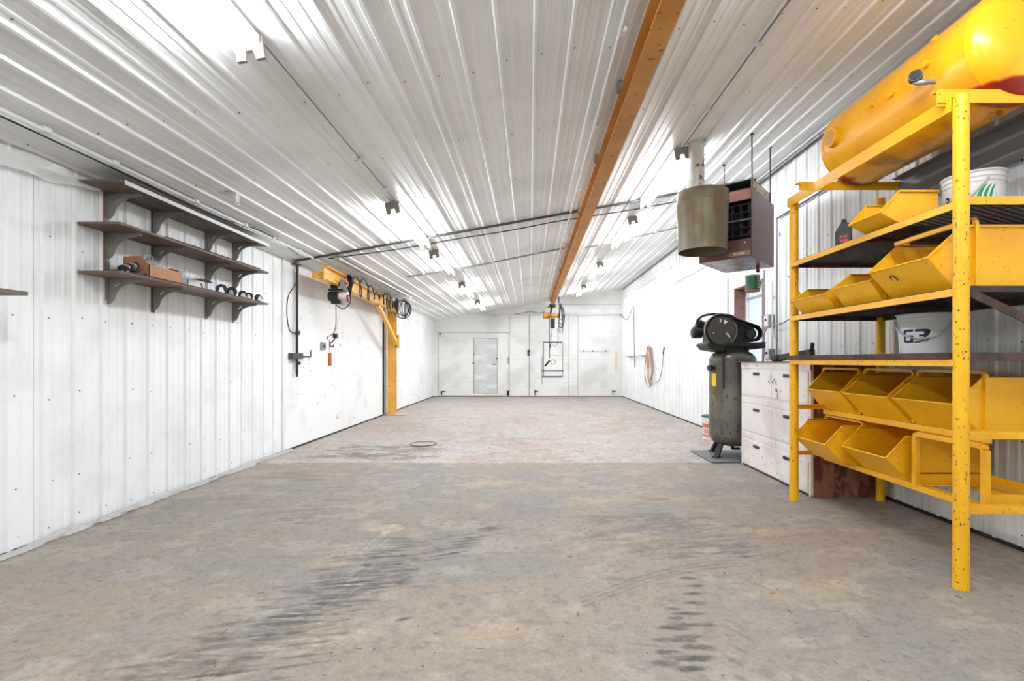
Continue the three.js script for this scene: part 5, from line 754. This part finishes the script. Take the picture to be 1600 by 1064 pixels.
// ---------------------------------------------------------------- yellow pressure tank on the rack
{
  const cx = 2.767, cy = 3.045, r = 0.32, z0 = -2.70, z1 = -4.02, cap = 0.15, o = thing('pressure_tank', 'big yellow pressure tank lying on top of the rack', 'tank', [cx, cy - r, (z0 + z1) / 2]);
  const prof = []; for (let i = 0; i <= 10; i++) { const a = i / 10 * Math.PI / 2; prof.push([r * Math.sin(a), -(z1 - cap * Math.cos(a)) ]); } prof.reverse();
  const P = []; for (let i = 0; i <= 12; i++) { const a = i / 12 * Math.PI / 2; P.push([Math.max(0.0005, r * Math.sin(a)), 0 - cap * Math.cos(a)]); } P.push([r + 0.004, 0.002], [r + 0.004, 0.012], [r, 0.016]); for (let i = 1; i < 24; i++) P.push([r, 0.016 + (z0 - z1 - 0.032) * i / 24]); P.push([r, z0 - z1 - 0.016], [r + 0.004, z0 - z1 - 0.012], [r + 0.004, z0 - z1 - 0.002]); for (let i = 12; i >= 0; i--) { const a = i / 12 * Math.PI / 2; P.push([Math.max(0.0005, r * Math.sin(a)), z0 - z1 + cap * Math.cos(a)]); }
  const L = z0 - z1 + 2 * cap; const lat2 = new THREE.LatheGeometry(P.map(p => new THREE.Vector2(p[0], p[1])), 64); { const p = lat2.attributes.position, uv = lat2.attributes.uv, ul = []; for (let i = 0; i < p.count; i++) uv.setXY(i, uv.getX(i), (p.getY(i) + cap) / L); }
  lat2.rotateX(Math.PI / 2);     // y -> z; lathe angle 0 (+z before) -> -y: u 0 is the underside
  const red = [150, 32, 22];
  const map = tex(1024, 1024, (u, v) => {
    const under = Math.abs(((u + 0.5) % 1) - 0.5), a = (u < 0.5 ? u : u - 1), n = pn(u, v, 16, 4, 95), g = pn(u, v, 8, 5, 97), q = pn(u, v, 64, 2, 98);
    let c = mix3([248, 180, 20], [242, 163, 16], sst(0.35, 0.7, g) * 0.8);
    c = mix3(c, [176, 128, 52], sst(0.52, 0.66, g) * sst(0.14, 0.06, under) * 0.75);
    if (q > 0.9) c = mix3(c, [150, 96, 24], 0.7);
    const dz = v * L - cap - (z0 - z1), rho = dz > 0 ? Math.sqrt(Math.max(0, 1 - (dz / cap) ** 2)) : 1, low = rho * Math.cos(under * 6.2832) + (n - 0.5) * 0.12; const nearP = sst(0.83, 0.86, v + (n - 0.5) * 0.08) * sst(0.70, 0.76, low), farP = sst(0.15, 0.12, v + (n - 0.5) * 0.1) * sst(0.12, 0.08, under + (n - 0.5) * 0.05);
    return mix3(c, mix3([120, 24, 16], [196, 52, 14], n), clamp(nearP + farP));
  });
  map.repeat.set(1, 1);
  const k = new Geo(true); k.add(lat2, new THREE.Matrix4().setPosition(cx, cy, z1)); k.build('shell', std({ map, roughness: 0.28 }), o);
  const at = (ang, z, R = r) => [cx - R * Math.cos(ang), cy + R * Math.sin(ang), z];   // ang 0 faces the room
  const stub = (ang, z, rad, len, mat, nm) => { const a = at(ang, z, r - 0.01), b = at(ang, z, r + len); return geo().cyl(a, b, rad, rad, 20).build(nm, mat, o); };
  const nz = stub(0.0, -3.86, 0.075, 0.04, M.yellow, 'port'); { const b = at(0.12, -3.86, r + 0.04); geo().cyl(at(0.0, -3.86, r + 0.036), at(0.0, -3.86, r + 0.042), 0.06, 0.06, 20).build('plug', M.orangeBeam, nz); }
  for (const [a, z] of [[0.62, -2.96], [0.10, -2.95], [0.02, -3.23], [0.10, -3.42]]) stub(a, z, 0.02, 0.022, M.yellow, 'boss');
  { const a = at(-0.31, -2.92, r - 0.005), v = V(-1, 0.02, 0); geo().cyl(a, [a[0] - 0.05, a[1], a[2]], 0.014).tube([[a[0] - 0.04, a[1], a[2]], [a[0] - 0.07, a[1] + 0.002, a[2] - 0.01], [a[0] - 0.09, a[1] + 0.012, a[2] - 0.03], [a[0] - 0.095, a[1] + 0.03, a[2] - 0.04]], 0.016, 20, 10).build('gauge_pipe', M.greyMetal, o); const gg = geo().cyl([a[0] - 0.085, a[1] + 0.045, a[2] - 0.045], [a[0] - 0.11, a[1] + 0.05, a[2] - 0.015], 0.036, 0.036, 22).build('pressure_gauge', M.darkSteel, o); geo().cyl([a[0] - 0.11, a[1] + 0.05, a[2] - 0.015], [a[0] - 0.112, a[1] + 0.0505, a[2] - 0.0125], 0.03, 0.03, 22).build('gauge_face', M.dark, gg); }
  stub(-Math.PI / 2, -2.85, 0.03, 0.03, M.brass, 'drain_fitting');
}

// ---------------------------------------------------------------- electrical boxes and pipes by the window
const WX = XR - 0.02;
{
  const b = (z, y, label, h, w) => { const o = thing('switch_box', label, 'switch', [WX, y, z]); geo().box(WX - 0.03, y, z, 0.07, h, w, 0.006).build('box', M.greyMetal, o); geo().box(WX - 0.068, y, z + 0.0, 0.012, h * 0.8, w * 0.8, 0.003).build('cover', M.silver, o); geo().box(WX - 0.082, y + h * 0.1, z, 0.018, 0.03, 0.016, 0.003).build('lever', M.dark, o); return o; };
  b(-6.42, 1.78, 'grey switch box on the right wall beside the window', 0.18, 0.13); b(-6.40, 1.34, 'lower grey outlet box above the cabinet top', 0.15, 0.12);
  const pipes = [[-6.58, 1.3, 2.5, 0.012, M.conduit, 'thin grey pipe beside the window edge'], [-6.36, 1.4, 2.3, 0.016, M.conduitWhite, 'white pipe above the switch box on the right wall'], [-6.24, 1.2, 3.1, 0.013, M.conduit, 'tall grey pipe on the right wall behind the heater'], [-7.78, 1.0, 2.6, 0.009, M.darkSteel, 'thin dark pipe beside the far window jamb']];
  for (const [z, y0, y1, r, m, lab] of pipes) { const o = thing('conduit', lab, 'conduit', [WX, y0, z]); geo().cyl([WX - 0.02, y0, z], [WX - 0.02, y1, z], r, r, 8).build('pipe', m, o); for (const y of [y0 + 0.2, y1 - 0.2]) geo().box(WX - 0.005, y, z, 0.03, 0.03, 0.06, 0.004).build('clip', M.conduitWhite, o); }
  const up = conduit('dark pipe across the right wall above the heater', [[WX - 0.02, 3.1, -6.24], [WX - 0.02, 3.12, -5.2], [WX - 0.02, 3.12, -4.1]], 0.012, M.darkSteel);
  const w1 = geo().tube([[WX - 0.06, 2.3, -5.9], [WX - 0.05, 2.15, -5.75], [WX - 0.05, 1.95, -5.62], [WX - 0.05, 1.8, -5.8], [WX - 0.05, 1.72, -6.1], [WX - 0.05, 1.74, -6.34]], 0.009, 40, 6).build('wall_cable', M.conduit, scene); tag(w1, 'grey cable looping to the switch box from the heater', 'cable');
  const w2 = geo().tube([[WX - 0.06, 1.69, -6.42], [WX - 0.10, 1.6, -6.45], [WX - 0.22, 1.52, -6.4], [WX - 0.36, 1.5, -6.3]], 0.010, 30, 6).build('wall_cable', M.conduit, scene); tag(w2, 'short grey cable from the switch box to the compressor motor', 'cable');
  const w3 = geo().tube([[WX - 0.03, 2.62, -4.02], [WX - 0.035, 2.5, -4.06], [WX - 0.04, 2.45, -4.0], [WX - 0.04, 2.52, -3.94], [WX - 0.03, 2.62, -3.96], [WX - 0.03, 2.6, -4.0], [WX - 0.03, 2.47, -3.98], [WX - 0.03, 2.44, -3.93], [WX - 0.03, 2.62, -3.9]], 0.006, 60, 6).build('wall_cable', M.dark, scene); tag(w3, 'small loop of black cable on the right wall under the yellow tank', 'cable');
}
// ---------------------------------------------------------------- things on the far right wall
{
  const rail = (y, z0, z1, n, len, label, drop) => { const o = thing('peg_rail', label, 'rail', [WX, y, (z0 + z1) / 2]); geo().span(WX - 0.015, y - 0.02, z0, WX + 0.01, y + 0.02, z1).build('rail', M.whiteMetal, o); for (let i = 0; i < n; i++) { const z = z0 + (z1 - z0) * (i + 0.5) / n; geo().bar([WX, y, z], [WX - len, y + drop, z], 0.012, 0.014).build('peg', M.conduitWhite, o); } };
  rail(3.0, -8.3, -10.7, 6, 0.19, 'white rail with long pegs high on the right wall behind the heater', 0.03); rail(3.40, -10.9, -16.4, 12, 0.22, 'long white peg rail under the ceiling at the far right wall', 0.04);
  const o = thing('wall_rod', 'thin grey rod on the right wall left of the hose', 'rod', [WX, 1.385, -14.4]); geo().cyl([WX - 0.05, 1.375, -15.7], [WX - 0.05, 1.40, -13.1], 0.014).build('rod', M.conduit, o); for (const z of [-15.2, -13.6]) geo().box(WX - 0.015, 1.385, z, 0.07, 0.05, 0.04, 0.004).build('holder', M.greyMetal, o);
  const c = geo().tube([[XR - 0.1, 2.9, ZB + 0.06], [WX - 0.03, 2.75, -16.5], [WX - 0.03, 2.62, -15.9], [WX - 0.04, 2.72, -15.3], [WX - 0.04, 2.92, -14.9], [WX - 0.05, 2.9, -14.75], [WX - 0.04, 2.2, -14.7], [WX - 0.04, 1.5, -14.65], [WX - 0.04, 1.06, -14.6]], 0.011, 90, 6).build('wall_cable', M.darkSteel, scene); tag(c, 'dark cable drooping from the end corner and hanging down the right wall', 'cable');
  const h = thing('air_hose', 'coiled orange and grey air hose hanging on the right wall', 'hose', [WX, 1.55, -12.6]); geo().cyl([WX, 1.58, -12.75], [WX - 0.14, 1.62, -12.75], 0.014).build('hook', M.darkSteel, h);
  const r = rng(23); for (let i = 0; i < 7; i++) { const w = 0.12 + r() * 0.22, b = 0.55 + r() * 0.55, z = -12.75, x = WX - 0.03 - i * 0.013; geo().tube([[x, 1.64, z], [x, 1.3, z - w], [x, b + 0.25, z - w * 1.3], [x, b, z - 0.02], [x, b + 0.25, z + w * 1.3], [x, 1.3, z + w]], 0.010, 60, 6, true).build('hose_loop', i % 3 === 1 ? M.hoseGrey : M.hoseOrange, h); }
  const k = thing('hanging_cord', 'thin dark cord with a black grip hanging beside the air hose', 'cord', [WX, 1.5, -11.5]); geo().bar([WX - 0.04, 1.58, -11.4], [WX - 0.04, 1.42, -11.5], 0.03, 0.03, 0.008).build('grip', M.black, k); geo().tube([[WX - 0.03, 1.44, -11.5], [WX - 0.03, 1.1, -11.6], [WX - 0.03, 0.8, -11.85], [WX - 0.03, 0.68, -12.3]], 0.008, 30, 6).build('cord', M.darkSteel, k);
}
renderer.render(scene, camera);
